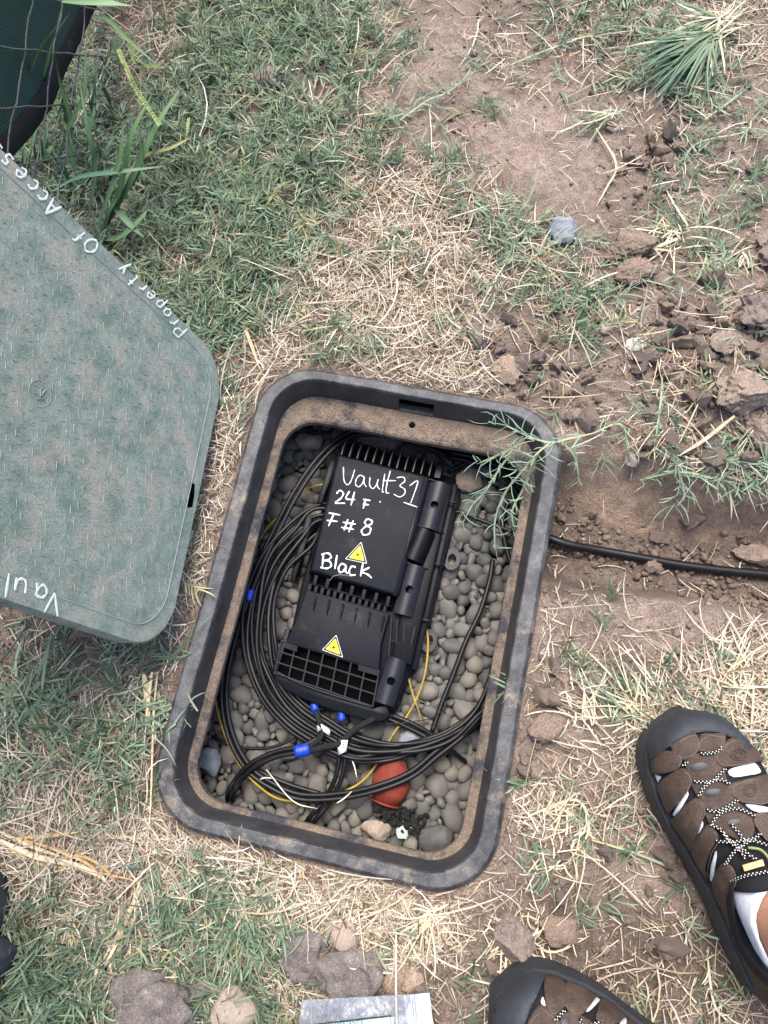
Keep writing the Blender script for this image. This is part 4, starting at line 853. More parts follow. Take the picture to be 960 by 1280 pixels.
# --- dry litter
parts_ = []
def straw_layer(n, lmin, lmax, wmin, wmax, zmax, G=GS, gain=.6, clump=.4, seed=50, ns=2, elev=.22, pale=None):
    p, px, py, dt = scatter(n, G, gain, clump=clump, seed=seed); keep_ = rng.uniform(0, 1, len(p)) > dt * .75; p = p[keep_]; m_ = len(p)
    ln = rng.uniform(lmin, lmax, m_) ** 1.0; p = p + np.stack([np.zeros(m_), np.zeros(m_), rng.uniform(.0008, zmax, m_) ** 1], -1)
    t = rng.uniform(0, 1, m_) ** .8; c = lerpc((.34, .265, .18), (.71, .62, .48), t) ; w2 = rng.uniform(0, 1, m_) < .22; c[w2] = lerpc((.66, .60, .50), (.78, .74, .66), rng.uniform(0, 1, w2.sum()))
    br = rng.uniform(0, 1, m_) < .12; c[br] = lerpc((.14, .09, .06), (.25, .16, .10), rng.uniform(0, 1, br.sum()))
    el = rng.normal(.02, elev, m_); c = c * (.62 + .38 * np.clip((p[:, 2] - ground_z(p[:, 0], p[:, 1])) / zmax * 1.3, 0, 1))[:, None]; th_ = rng.uniform(0, 6.283, m_)  # lower straws darkened: shade between litter layers put into their colour
    ex, ey = p[:, 0] + np.cos(th_) * ln, p[:, 1] + np.sin(th_) * ln; kx = (sdf_vault(ex, ey) > 0) | (rng.uniform(0, 1, m_) < .02)
    p, c, ln, el, th_ = p[kx], c[kx], ln[kx], el[kx], th_[kx]; m_ = len(p)
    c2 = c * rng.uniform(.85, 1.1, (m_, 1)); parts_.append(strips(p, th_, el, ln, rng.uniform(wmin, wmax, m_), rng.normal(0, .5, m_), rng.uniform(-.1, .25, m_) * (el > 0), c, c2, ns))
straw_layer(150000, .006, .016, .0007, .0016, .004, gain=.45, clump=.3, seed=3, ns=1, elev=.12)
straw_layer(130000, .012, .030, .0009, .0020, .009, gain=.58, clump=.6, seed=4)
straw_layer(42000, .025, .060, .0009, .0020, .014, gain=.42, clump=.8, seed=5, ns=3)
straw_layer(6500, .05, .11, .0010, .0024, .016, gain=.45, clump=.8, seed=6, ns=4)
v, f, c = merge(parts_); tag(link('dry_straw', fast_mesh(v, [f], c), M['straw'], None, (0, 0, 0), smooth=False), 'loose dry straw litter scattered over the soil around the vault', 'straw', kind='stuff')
# --- green bermuda shoots
parts_ = []
def shoots(n, gain, smin, smax, k, lmin, lmax, wmin, wmax, seed, elv=(.15, .9), clump=.7, dark=1.0):
    p, px, py, dt = scatter(n, GG, gain, clump=clump, seed=seed); kk = (rng.uniform(0, 1, len(p)) > dt * 1.2) & ((sdf_vault(p[:, 0], p[:, 1]) > .026) | (rng.uniform(0, 1, len(p)) < .08)); p = p[kk]; m_ = len(p)
    th = rng.uniform(0, 6.283, m_); el = rng.uniform(*elv, m_); sl_ = rng.uniform(smin, smax, m_); tone = rng.uniform(0, 1, m_)
    ca = lerpc((.055, .092, .052), (.175, .235, .15), tone) * dark; yel = rng.uniform(0, 1, m_) < .05; ca[yel] = lerpc((.17, .19, .09), (.26, .25, .13), rng.uniform(0, 1, yel.sum()))
    d = np.stack([np.cos(th) * np.cos(el), np.sin(th) * np.cos(el), np.sin(el)], -1); p = p + [0, 0, .001]
    cs_ = lerpc((.20, .20, .12), (.30, .27, .17), tone)
    parts_.append(strips(p, th, el, sl_, np.full(m_, .0013), np.zeros(m_), np.full(m_, .12), cs_, ca, 2))
    for j in range(k):
        f_ = (j + .6) / k; b = p + d * (sl_ * f_)[:, None]; b[:, 2] -= .12 * sl_ * f_ ** 2; sgn = 1 if j % 2 else -1; ln = rng.uniform(lmin, lmax, m_) * (1 - .3 * f_)
        cc = ca * rng.uniform(.6, 1.25, (m_, 1)); tip = cc * rng.uniform(1.0, 1.7, (m_, 1)) + (rng.uniform(0, 1, (m_, 1)) < .12) * np.array([.14, .10, .04])  # leaf base darker, tip brighter: gap shade and highlights put into colour
        parts_.append(strips(b, th + sgn * rng.uniform(.3, .95, m_), np.clip(el * .6 + rng.normal(.1, .3, m_), -.15, 1.2), ln, rng.uniform(wmin, wmax, m_), rng.normal(0, .35, m_), rng.uniform(.05, .45, m_), cc, tip, 3))
shoots(30000, .66, .012, .040, 6, .020, .048, .0015, .0028, 14, elv=(.2, 1.1), clump=1.0)
shoots(8000, .66, .03, .070, 8, .020, .050, .0018, .0033, 15, elv=(.1, .6))
v, f, c = merge(parts_); tag(link('green_grass', fast_mesh(v, [f], c), M['blade'], None, (0, 0, 0), smooth=False), 'dusty green bermuda grass growing in patches around the vault', 'grass', kind='stuff')
# --- crumbs of soil
cr = []
bm_s = []
for k in range(8): q = rock_mesh(100 + k, 1, .32, .8, 1.25, 6, 'crumb'); bm_s.append(q)
def crumbs(n, rmin, rmax, gain, pw=2.0, jit=10):
    p, px, py, dt = scatter(n, GC, gain, clump=.6, seed=61, jit=jit); m_ = len(p); r = rmin + (rmax - rmin) * rng.uniform(0, 1, m_) ** pw
    for i in range(m_):
        c_ = np.array([.28, .215, .18]) * rng.uniform(.65, 1.25); cr.append((p[i] + [0, 0, r[i] * .35], r[i], rrot(), c_))
crumbs(26000, .0013, .0042, .45); crumbs(2600, .004, .0085, .45, 2.5)
# loose crumbs on the trench floor
for k in range(2600):
    x = rng.uniform(690, 1000); y = rng.uniform(600, 790)
    if fbm(np.array(x / 22), np.array(y / 22), 2, 91) < rng.uniform(-.25, .35): continue
    if trench(np.array(x), np.array(y)) > .8:
        p = ground_hit(x, y)
        if y < np.interp(x, [690, 704, 751, 808, 855, 909, 959], [618, 622, 650, 672, 678, 684, 690]): continue
        r = .0013 + .0055 * rng.uniform() ** 2.2; cr.append((p + [0, 0, r * .3], r, rrot(), np.array([.20, .15, .125]) * rng.uniform(.7, 1.2)))
for k in range(500):      # grit on ledge and rim
    a = rng.uniform(0, 1); u = rng.uniform(-.17, .17); v_ = rng.uniform(.245, .275); p = W(u, v_, -.0365); cr.append((np.array(p), rng.uniform(.0005, .0013), rrot(), np.array([.33, .25, .19]) * rng.uniform(.7, 1.3)))
o = pack(cr, 'soil_crumbs', M['crumb'], None, base_meshes=bm_s); tag(o, 'loose crumbs of dug soil scattered beside the vault and along the trench', 'soil crumbs', kind='stuff')

# ------------------------------------------------------------------ named rocks and clods
RK = [(333, 107, 17, 16, 'clod', 'round reddish brown dirt clod sitting alone on the green grass at upper left'), (703, 292, 17, 17, 'rockblue', 'smooth grey blue stone half under grass right of the straw patch'),
 (785, 312, 29, 19, 'rockbrown', 'broad brown rock, upper one of the two stacked near the right'), (793, 345, 27, 16, 'rockbrown', 'brown rock, lower one of the two stacked near the right'),
 (793, 433, 12, 10, 'rockwhite', 'small whitish stone among the clods above the trench'), (832, 355, 11, 13, 'clod', 'knobbly brown clod right of the stacked brown rocks'),
 (632, 468, 20, 16, 'clod', 'crumbly brown clod just above the top right rim of the vault'), (948, 398, 24, 26, 'clod', 'large pinkish clod with roots at the right edge'),
 (908, 432, 17, 13, 'clod', 'angular clod with straw against the large right clod'), (928, 494, 30, 24, 'clod', 'large flat brown clod below the root tangle at right'),
 (952, 548, 17, 26, 'clod', 'tall rough clod at the right edge above the trench grass'), (966, 318, 18, 20, 'clod', 'pinkish clod cut off by the right edge of the view'),
 (683, 910, 21, 16, 'rockbrown', 'flat reddish stone right of the lower vault rim'), (698, 1162, 23, 16, 'rockbrown', 'half buried brown stone above the lower sandal'),
 (430, 1166, 20, 19, 'rocktan', 'rounded tan stone below the vault, resting on the bigger grey rock'), (441, 1216, 34, 32, 'rockgrey', 'big triangular grey rock just above the plastic bag'),
 (385, 1195, 24, 29, 'rockgrey', 'dark rough clod left of the rounded tan stone'), (200, 1262, 45, 36, 'rockgrey', 'wide mottled grey rock at the bottom edge in the grass'),
 (296, 1264, 26, 25, 'rocktan', 'smooth grey tan rock at the bottom edge, right of the mottled one'), (252, 1236, 15, 10, 'rockgrey', 'small dull stone between the two bottom edge rocks'),
 (790, 576, 9, 9, 'rocktan', 'small round stone sitting on the trench bank'), (890, 556, 12, 9, 'rockgrey', 'small grey stone above the trench grass at right'),
 (945, 698, 22, 12, 'clod', 'flat clod at the right end of the trench'), (130, 862, 10, 9, 'clod', 'small brown clod in the grass below the lid'),
 (733, 893, 5, 5, 'rockwhite', 'tiny white chip right of the flat reddish stone'), (510, 1228, 20, 22, 'clod', 'dark soil clod right of the triangular rock'),
 (640, 1172, 24, 30, 'clod', 'clod bristling with dry roots left of the lower sandal'), (668, 1215, 8, 14, 'rockbrown', 'thin brown shard just above the lower sandal toe'),
 (757, 412, 8, 8, 'rocktan', 'small pale brown pebble left of the whitish stone'), (785, 1040, 9, 8, 'clod', 'small clod left of the larger sandal')]
for (px, py, rx, ry, mt, lb) in RK:
    isc = mt == 'clod'; rock(px, py, rx, ry, M[mt], lb, 'clod' if isc else 'stone', 'soil_clod' if isc else 'stone', rough=.26 if isc or mt == 'rockgrey' else .13, ang=4 if mt == 'clod' else 3 if mt == 'rockbrown' else 0, flat=.62 if mt in ('clod', 'rockbrown') else .6, sub=5 if max(rx, ry) > 24 else 4, sink=.22, rot=random.uniform(-25, 25))
cm = []
for k in range(8): q = rock_mesh(300 + k, 3, .30, .8, 1.1, 4, 'soil_clod'); q.materials.append(M['clod']); q.shade_smooth(); q.set_sharp_from_angle(angle=math.radians(38)); cm.append(q)
cnt = 0; cl_regions = [(790, 960, 370, 590, 105), (600, 740, 420, 530, 44), (760, 850, 150, 260, 18), (640, 700, 760, 1000, 16), (650, 850, 1050, 1200, 20), (690, 940, 640, 730, 20), (820, 960, 300, 420, 16), (20, 200, 770, 850, 10), (480, 620, 1180, 1240, 8), (570, 640, 380, 440, 8)]
cl_names = ['right of the whitish stone above the trench', 'between the vault top right rim and the whitish stone', 'on the bare soil near the pale curved stolon', 'right of the vault lower rim', 'left of the larger sandal', 'on the trench floor beside the black cable', 'around the two stacked brown rocks', 'in the dark hollow under the lid edge', 'between the plastic bag and the lower sandal', 'at the edge of the pale straw patch']
for ri_, (xa, xb, ya, yb, n_) in enumerate(cl_regions):
    for k in range(n_):
        px, py = random.uniform(xa, xb), random.uniform(ya, yb); p = ground_hit(px, py)
        if sdf_vault(p[0], p[1]) < .012: continue
        r = (.0045 + .010 * random.random() ** 1.5) * (1 if random.random() < .8 else 1.3); o = bpy.data.objects.new('soil_clod', cm[cnt % 8]); COL.objects.link(o); o.location = (p[0], p[1], p[2] + r * .35); o.scale = (r, r * random.uniform(.7, 1), r * random.uniform(.7, 1)); o.rotation_euler = (random.uniform(0, 6), random.uniform(0, 6), random.uniform(0, 6))
        tag(o, 'small brown soil clod ' + cl_names[ri_], 'clod', 'small soil clods ' + cl_names[ri_]); cnt += 1

# ------------------------------------------------------------------ individual plants
def plant_mesh(lst, mt, name, label, cat, loc, group=None):
    v, f, c = merge(lst); o = link(name, fast_mesh(v, [f], c), mt, None, tuple(float(q) for q in loc), smooth=False); return tag(o, label, cat, group)
def wide_blade(pts, wd, c0, c1, fold=.35):
    """explicit blade along world points, folded along its midrib"""
    c = [Vector(p) for p in catmull(pts, 6)]; N_ = len(c); v = []; f = []; cc = []
    for i, p in enumerate(c):
        t = i / (N_ - 1); d = (c[min(i + 1, N_ - 1)] - c[max(i - 1, 0)]).normalized(); s_ = d.cross(Vector((0, 0, 1)))
        s_ = s_.normalized() if s_.length > .05 else Vector((1, 0, 0)); w_ = wd * .5 * (min(1, .55 + t * 2) * (1 - max(0, (t - .55) / .45) ** 1.6)) + .0002; n_ = s_.cross(d).normalized()
        v += [p - s_ * w_ + n_ * w_ * fold, p, p + s_ * w_ + n_ * w_ * fold]; k = np.array(c0) * (1 - t) + np.array(c1) * t; cc += [k * .95, k * 1.25, k * 1.05]
        if i: q = 3 * (i - 1); f += [(q, q + 3, q + 4, q + 1), (q + 1, q + 4, q + 5, q + 2)]
    return np.array([list(p) for p in v]), np.array(f), np.array(cc)
def bl(pxs, wd, c0=(.07, .14, .06), c1=(.12, .20, .09)):
    return wide_blade([P(x, y, z) for x, y, z in pxs], wd, c0, c1)
W1 = [bl([(128, 295, -.01), (150, 240, .05), (165, 170, .10), (190, 118, .12)], .009), bl([(125, 298, -.01), (160, 235, .05), (195, 160, .08), (226, 110, .09)], .010), bl([(68, 238, .01), (100, 222, .06), (150, 215, .08), (205, 208, .07)], .008, (.09, .17, .10), (.13, .22, .15)),
      bl([(128, 300, -.01), (150, 297, .02), (175, 275, .03), (185, 262, .03)], .008), bl([(140, 255, .03), (160, 278, .03), (180, 297, .02)], .009, (.1, .19, .1), (.12, .2, .1)), bl([(130, 290, 0), (170, 205, .05), (215, 185, .06), (238, 172, .06)], .006, (.2, .22, .09), (.25, .25, .1)),
      bl([(118, 296, -.01), (135, 250, .05), (150, 200, .09), (155, 150, .12)], .009), bl([(125, 295, -.01), (145, 250, .04), (165, 215, .06)], .008), bl([(110, 270, -.01), (120, 215, .05), (110, 160, .09), (100, 105, .11)], .007), bl([(132, 300, -.01), (138, 262, .03), (175, 214, .06), (172, 150, .1)], .007)]
plant_mesh(W1, M['blade'], 'broadleaf_grass', 'tall wide bladed green grass plant rising beside the upper edge of the lid', 'grass plant', P(128, 298, -.015))
W2 = [bl([(32, 140, .03), (33, 110, .10), (52, 60, .18), (70, 35, .24), (80, 3, .27)], .011), bl([(40, 145, .03), (55, 100, .10), (68, 50, .20), (88, 15, .25)], .008, (.12, .2, .08), (.16, .24, .1)), bl([(78, 2, .27), (110, 4, .28), (140, 5, .28), (165, 8, .27)], .009, (.14, .22, .12), (.18, .27, .14)),
      bl([(92, 200, .0), (88, 150, .06), (75, 100, .10), (68, 60, .14)], .005), bl([(100, 230, 0), (85, 170, .05), (105, 120, .09), (107, 60, .12)], .008), bl([(60, 160, 0), (70, 142, .03), (78, 120, .05)], .010), bl([(28, 170, .02), (20, 130, .06), (35, 150, .08)], .006), bl([(50, 215, 0), (58, 195, .03), (70, 175, .03)], .009),
      bl([(95, 205, 0), (90, 180, .03), (78, 150, .05), (60, 120, .09)], .004, (.2, .25, .1), (.25, .28, .12)), bl([(115, 20, .1), (135, 25, .11), (160, 50, .11), (195, 80, .10)], .007)]
for k in range(26):
    x, y = random.uniform(25, 140), random.uniform(90, 240); dx, dy = random.uniform(-25, 25), random.uniform(-95, -35); z1 = random.uniform(.03, .10)
    W2.append(bl([(x, y, -.01), (x + dx * .4, y + dy * .5, z1 * .7), (x + dx, y + dy, z1)], random.uniform(.003, .007), (.06, .12, .06), (.11, .18, .10)))
plant_mesh(W2, M['blade'], 'fence_grass', 'wide green grass blades growing through the wire fence in the top left corner', 'grass plant', P(60, 190, -.015))
def seedhead(pxs, wd, c0, c1, lab, name='seed_head'):
    c = catmull([P(*q) for q in pxs], 12); lst = []; n_ = len(c); pts = np.array(c); d = np.gradient(pts, axis=0); th = np.arctan2(d[:, 1], d[:, 0]); lst.append(strips(pts[:-1], th[:-1], np.zeros(n_ - 1), np.linalg.norm(d, axis=1)[:-1] * 1.3, np.full(n_ - 1, wd * .3), np.zeros(n_ - 1), np.zeros(n_ - 1), np.tile(c0, (n_ - 1, 1)), np.tile(c0, (n_ - 1, 1)), 1))
    for sg in (-1, 1): lst.append(strips(pts + [0, 0, .0005], th + sg * .5, np.full(n_, .1), np.full(n_, wd * 1.5), np.full(n_, wd * .8), np.zeros(n_), np.zeros(n_), np.tile(c0, (n_, 1)), np.tile(c1, (n_, 1)), 2))
    plant_mesh(lst, M['blade'], name, lab, 'seed head', pts[0])
seedhead([(148, 62, .12), (160, 90, .12), (172, 115, .11), (198, 154, .10)], .0045, (.22, .30, .10), (.34, .40, .16), 'bright green crabgrass seed head arching down from the fence')
seedhead([(163, 55, .11), (168, 75, .11), (177, 82, .1), (200, 84, .1)], .004, (.14, .2, .07), (.2, .26, .1), 'dark green bent seed head just above the bright one')
seedhead([(231, 180, .05), (234, 165, .06), (236, 150, .06)], .003, (.25, .28, .12), (.3, .34, .16), 'small green seed spike at the right tip of the wide bladed plant')
def straw_path(pxs, wd, c=(.55, .45, .29), dz=.012):
    w_ = []
    for x, y in pxs: g_ = ground_hit(x, y); w_.append(P(x, y, g_[2] + dz + random.uniform(-.003, .003)))
    return wide_blade(w_, wd, c, tuple(np.array(c) * 1.15), .2)
plant_mesh([straw_path([(180, 1085), (165, 1130), (140, 1180), (120, 1215)], .0022), straw_path([(176, 1110), (150, 1170), (135, 1200), (110, 1243)], .0034), straw_path([(150, 1165), (140, 1190), (136, 1240)], .0042, (.58, .50, .30)), straw_path([(165, 1130), (148, 1165), (133, 1185)], .002), straw_path([(125, 1195), (118, 1225), (108, 1245)], .003)], M['straw'], 'dry_seed_head', 'dry straw coloured seed head with fingers spread on grass at lower left', 'seed head', ground_hit(150, 1170))
plant_mesh([straw_path([(0, 1050), (25, 1062), (50, 1072), (90, 1080), (125, 1095), (140, 1110)], .006, (.66, .55, .38)), straw_path([(0, 1040), (40, 1058), (80, 1072)], .004, (.62, .5, .32)), straw_path([(20, 1048), (60, 1045), (100, 1040)], .004, (.5, .36, .17)), straw_path([(60, 1075), (100, 1070), (130, 1085), (150, 1110)], .003, (.45, .3, .13)),
            straw_path([(10, 1060), (50, 1080), (110, 1088), (175, 1102)], .003, (.5, .36, .18)), straw_path([(30, 1050), (70, 1062), (110, 1080), (135, 1108)], .003, (.45, .3, .14))], M['straw'], 'dry_grass_tuft', 'long flattened dry grass tuft, orange tinted, near the left edge below the vault', 'dry grass', ground_hit(70, 1070))
plant_mesh([straw_path([(197, 840), (193, 880), (191, 920), (188, 1010), (182, 1085)], .0018), straw_path([(180, 843), (184, 870), (186, 910)], .0075, (.6, .5, .3)), straw_path([(190, 840), (186, 870), (182, 905)], .004, (.6, .52, .34))], M['straw'], 'dry_stalk', 'long upright looking dry stalk along the left rim of the vault', 'dry stalk', ground_hit(190, 950))
plant_mesh([straw_path([(302, 400), (312, 425), (325, 462)], .0045, (.5, .36, .24))], M['straw'], 'dry_stalk', 'short tan stalk above the top left rim beside the lid corner', 'dry stalk', ground_hit(312, 430))
plant_mesh([straw_path([(918, 520), (880, 550), (848, 570)], .0045, (.5, .42, .3))], M['straw'], 'dry_stalk', 'pale stick lying on the clods above the trench grass', 'dry stalk', ground_hit(880, 548))
plant_mesh([straw_path([(65, 1237), (95, 1246), (112, 1258)], .006, (.6, .55, .45)), straw_path([(45, 1258), (60, 1262), (75, 1263)], .011, (.68, .64, .55))], M['straw'], 'dry_husk', 'two pale dry husks in the grass near the bottom left corner', 'dry husk', ground_hit(80, 1250))
plant_mesh([straw_path([(250, 270 + 0), (245, 290)], .004), straw_path([(480, 620), (481, 621)], .001)], M['straw'], 'dry_husk', 'short dry husk lying in the dense green grass', 'dry husk', ground_hit(247, 280)) if False else None
# uprooted tufts: fan of leaves from a pale root crown
def tuft(px, py, ang, spread, n, lmin, lmax, wd, label, green=.6, roots=14, dz=.012, cat='uprooted grass', root_l=.03, name='uprooted_grass', rootc=(.62, .54, .38)):
    g_ = ground_hit(px, py); b = P(px, py, g_[2] + dz); lst = []
    sr_ = .004 if spread < .45 else .008 + .011 * spread
    m_ = n; P0 = np.tile(b, (m_, 1)) + rng.normal(0, 1, (m_, 3)) * [sr_, sr_, .0025]; th = math.radians(ang) + rng.normal(0, spread * 1.3, m_); lmin *= .6; g0 = rng.uniform(0, 1, m_) < green
    c0 = np.where(g0[:, None], np.array([[.22, .26, .16]]), np.array([[.55, .46, .30]])) * rng.uniform(.8, 1.15, (m_, 1)); c1 = np.where(g0[:, None], np.array([[.09, .16, .10]]), np.array([[.58, .52, .38]])) * rng.uniform(.7, 1.3, (m_, 1))
    lst.append(strips(P0, th, rng.uniform(-.02, .3, m_), rng.uniform(lmin, lmax, m_), rng.uniform(.6, 1.2, m_) * wd, rng.normal(0, .38, m_), rng.uniform(.05, .3, m_), c0, c1, 5))
    if roots:
        m_ = roots; P0 = np.tile(b, (m_, 1)) + rng.normal(0, 1, (m_, 3)) * [sr_ * .8, sr_ * .8, .002]; cr_ = np.tile(np.array(rootc), (m_, 1)) * rng.uniform(.7, 1.15, (m_, 1))
        lst.append(strips(P0, math.radians(ang) + math.pi + rng.normal(0, .8, m_), rng.uniform(-.05, .4, m_), rng.uniform(.4, 1.2, m_) * root_l, rng.uniform(.0012, .003, m_), rng.normal(0, .7, m_), rng.uniform(0, .4, m_), cr_, cr_ * .9, 4))
    plant_mesh(lst, M['blade'], name, label, cat, g_)
tuft(893, 45, 214, .24, 170, .07, .16, .0042, 'large uprooted grass clump with pale roots in the top right corner', .95, 22, .02, root_l=.06)
tuft(905, 25, 190, .35, 50, .05, .12, .003, 'second uprooted grass clump behind the large one at the top right', .7, 20, .02, root_l=.05)
tuft(836, 297, 195, .5, 26, .03, .07, .0024, 'dry uprooted tuft lying above the two stacked brown rocks', .4, 12)
tuft(900, 325, 120, 1.2, 26, .03, .075, .0024, 'loose grass tuft on soil near the right edge below mid grass', .55, 10)
tuft(760, 145, 210, .35, 18, .03, .07, .002, 'small wilted tuft with a pale curved root on the bare soil', .6, 6, root_l=.03)
tuft(790, 880, 135, .5, 40, .03, .08, .0022, 'pale tufted grass just left of the larger sandal toe', .45, 10)
tuft(735, 900, 115, .6, 24, .02, .06, .0020, 'bleached grass tuft right of the flat reddish stone', .1, 10)
tuft(700, 1075, 250, .9, 18, .02, .055, .0015, 'straggly half green tuft below the lower right rim', .35, 12)
tuft(690, 1010, 95, .7, 16, .02, .05, .0013, 'bleached fine root tuft right of the lower vault rim', .08, 12)
tuft(925, 850, 20, 1.2, 60, .02, .06, .0020, 'heap of bleached straw above the larger sandal at the right edge', .0, 20, cat='straw heap', name='straw_heap')
tuft(860, 470, 200, 1.4, 30, .02, .05, .0012, 'dark fibrous root tangle between the large clods at right', 0, 30, root_l=.06, cat='roots', name='root_tangle', rootc=(.22, .15, .11))
tuft(540, 1145, 235, .35, 20, .03, .08, .0022, 'pale dry tuft fanning left below the vault bottom rim', 0, 6, cat='dry grass', name='dry_grass_tuft')
tuft(650, 1175, 80, 1.3, 46, .015, .04, .0014, 'dry roots bristling from the clod left of the lower sandal', 0, 30, cat='roots', name='root_tangle')
tuft(640, 290, 60, .8, 26, .03, .06, .0022, 'dark green tuft between the straw patch and bare soil', .9, 4, cat='grass tuft', name='grass_tuft')
tuft(500, 300, 250, .9, 34, .02, .05, .0024, 'green tuft poking through the pale straw patch', .9, 4, cat='grass tuft', name='grass_tuft')
tuft(200, 900, 150, 1.0, 50, .025, .06, .0030, 'fresh green tuft below the lid near the left rim', .95, 0, cat='grass tuft', name='grass_tuft')
tuft(30, 880, 100, 1.0, 30, .04, .09, .0045, 'broad bladed green tuft at the left edge below the lid', .95, 0, cat='grass tuft', name='grass_tuft')
# leafy runners (bermuda stolons) with paired leaves
def runner(pxs, label, ll=.026, lw=.0017, step=.010, name='grass_runner', green=(.15, .22, .16), stemc=(.30, .32, .18), abs_z=False, up=.35, cat='grass runner'):
    w_ = []
    for q in pxs:
        if len(q) == 3: w_.append(P(*q))
        else: g_ = ground_hit(*q); w_.append(P(q[0], q[1], g_[2] + .010))
    c = np.array(catmull(w_, 10)); lst = [wide_blade([c[i] for i in range(0, len(c), 2)], .0024, stemc, green, .2)]
    seg = np.linalg.norm(np.diff(c, axis=0), axis=1); s_ = np.concatenate([[0], np.cumsum(seg)]); tt = np.arange(step, s_[-1], step); m_ = len(tt)
    if m_:
        p = np.stack([np.interp(tt, s_, c[:, k]) for k in range(3)], -1); d = np.stack([np.interp(tt, s_, np.gradient(c[:, k])) for k in range(3)], -1); th = np.arctan2(d[:, 1], d[:, 0])
        p = p + rng.normal(0, .0012, (m_, 3)); p[:, :2] += rng.normal(0, step * .25, (m_, 2))
        for rep in range(2):
            sg = np.where((np.arange(m_) + rep) % 2 == 0, 1, -1); cc = np.array(green)[None] * rng.uniform(.7, 1.3, (m_, 1)); 
            lst.append(strips(p, th + sg * rng.uniform(.1, 1.35, m_), rng.normal(up, .45, m_), ll * rng.uniform(.35, 1.35, m_), lw * rng.uniform(.5, 1.25, m_), rng.normal(0, .75, m_), rng.uniform(-.1, .5, m_), cc, cc * 1.5 + [.02, .02, .01], 4))
    plant_mesh(lst, M['blade'], name, label, cat, w_[0])
runner([(740, 542, .02), (712, 548, .03), (688, 553, .035), (660, 545, .03), (632, 532, .02), (612, 528, .0)], 'green runner crossing the top right rim, its leaves over the ledge', ll=.03)
runner([(688, 553, .035), (668, 570, .03), (650, 592, .0), (632, 615, -.02), (620, 645, -.04), (618, 672, -.05), (622, 700, -.06)], 'longest green runner hanging down into the vault past the right ledge', ll=.030, step=.012)
runner([(650, 560, .0), (630, 578, -.02), (608, 612, -.04), (590, 632, -.05), (578, 655, -.055)], 'thin green runner reaching left toward the closure latches', ll=.026)
runner([(676, 560, .03), (664, 585, .0), (652, 615, -.03), (640, 640, -.04), (645, 668, -.05)], 'green runner hanging just inside the right ledge of the vault', ll=.028)
runner([(700, 550, .04), (718, 570, .02), (724, 600, .0)], 'short green sprig trailing off the outside of the right rim', ll=.026)
runner([(660, 545, .02), (640, 560, .0), (615, 572, -.02), (596, 580, -.03)], 'green sprig spreading over the upper right gravel', ll=.030, step=.009)
runner([(740, 542), (775, 530), (785, 560), (787, 580)], 'pale runner trailing down over the trench bank')
runner([(828, 470), (826, 500), (822, 530), (818, 560)], 'upright looking leafy sprig above the trench', ll=.020, step=.007)
runner([(800, 600), (850, 590), (900, 600), (960, 612)], 'leafy runner along the top of the trench bank, lower one', ll=.03, step=.006)
runner([(870, 590), (900, 575), (940, 580), (975, 575)], 'leafy runner along the top of the trench bank, upper one', ll=.03, step=.006)
runner([(820, 560), (845, 580), (850, 610), (840, 630)], 'leafy sprig drooping over the left end of the trench grass', ll=.03, step=.006)
runner([(880, 150), (915, 125), (935, 110)], 'small leafy sprig on bare soil near the top right', ll=.025)
runner([(890, 130), (905, 140), (915, 145)], 'tiny leafy sprig beside the small one at the top right', ll=.02)
runner([(940, 150), (930, 165), (870, 180), (850, 215)], 'pale green runner on the soil at upper right', ll=.024)
runner([(640, 80), (690, 60), (750, 40), (800, 30)], 'thin runner curving along the top of the bare soil', ll=.028)
runner([(500, 150), (535, 125), (560, 115), (590, 90)], 'leafy runner reaching across the bare soil at upper centre', ll=.026, step=.008)
runner([(455, 130), (470, 140), (500, 145)], 'leafy runner at the edge of the upper left grass', ll=.028, step=.007)
runner([(655, 330), (700, 300), (735, 300), (790, 310)], 'green runner lying over the grey blue stone', ll=.03)
runner([(735, 370), (760, 365), (800, 350), (880, 372)], 'thin pale runner across the lower stacked rock', ll=.02, step=.02)
runner([(700, 165), (722, 155), (745, 142), (770, 138), (786, 155)], 'pale curved stolon with a bent white root on the bare soil', ll=.02, step=.014, stemc=(.5, .45, .3))
runner([(745, 160), (770, 205), (758, 235), (745, 258)], 'kinked straw coloured stolon in the middle of the bare soil', ll=.01, step=.03, stemc=(.5, .42, .26), green=(.4, .35, .2))
runner([(740, 1050), (790, 1065), (840, 1085), (865, 1098)], 'long single green blade lying left of the larger sandal', ll=.012, step=.05, green=(.16, .22, .14))
runner([(885, 1200), (888, 1230), (895, 1260), (915, 1280)], 'bleached sprig with short branches below the larger sandal heel', ll=.018, step=.009, green=(.42, .38, .28), stemc=(.45, .4, .3))
runner([(660, 1020), (720, 1000), (735, 1040), (700, 1090)], 'pale branching stolon right of the lower rim', ll=.028, step=.012, green=(.42, .40, .26), stemc=(.5, .46, .32))
for k, (a, b, c) in enumerate((((333, 962), (366, 1001), (397, 1011)), ((325, 974), (332, 972), (341, 973)), ((438, 945), (443, 958), (446, 972)), ((421, 1004), (430, 998), (440, 989)))):
    plant_mesh([wide_blade([P(*a, -.10), P(*b, -.098), P(*c, -.10)], .0013, (.6, .56, .44), (.7, .66, .55), .2)], M['straw'], 'straw_bit', ['longest pale straw across the cables in the lower left of the vault', 'tiny pale straw on the cable bundle near the left', 'short pale straw above the yellow wire', 'pale straw bit beside the pair of dropping cables'][k], 'straw', P(*a, -.10))

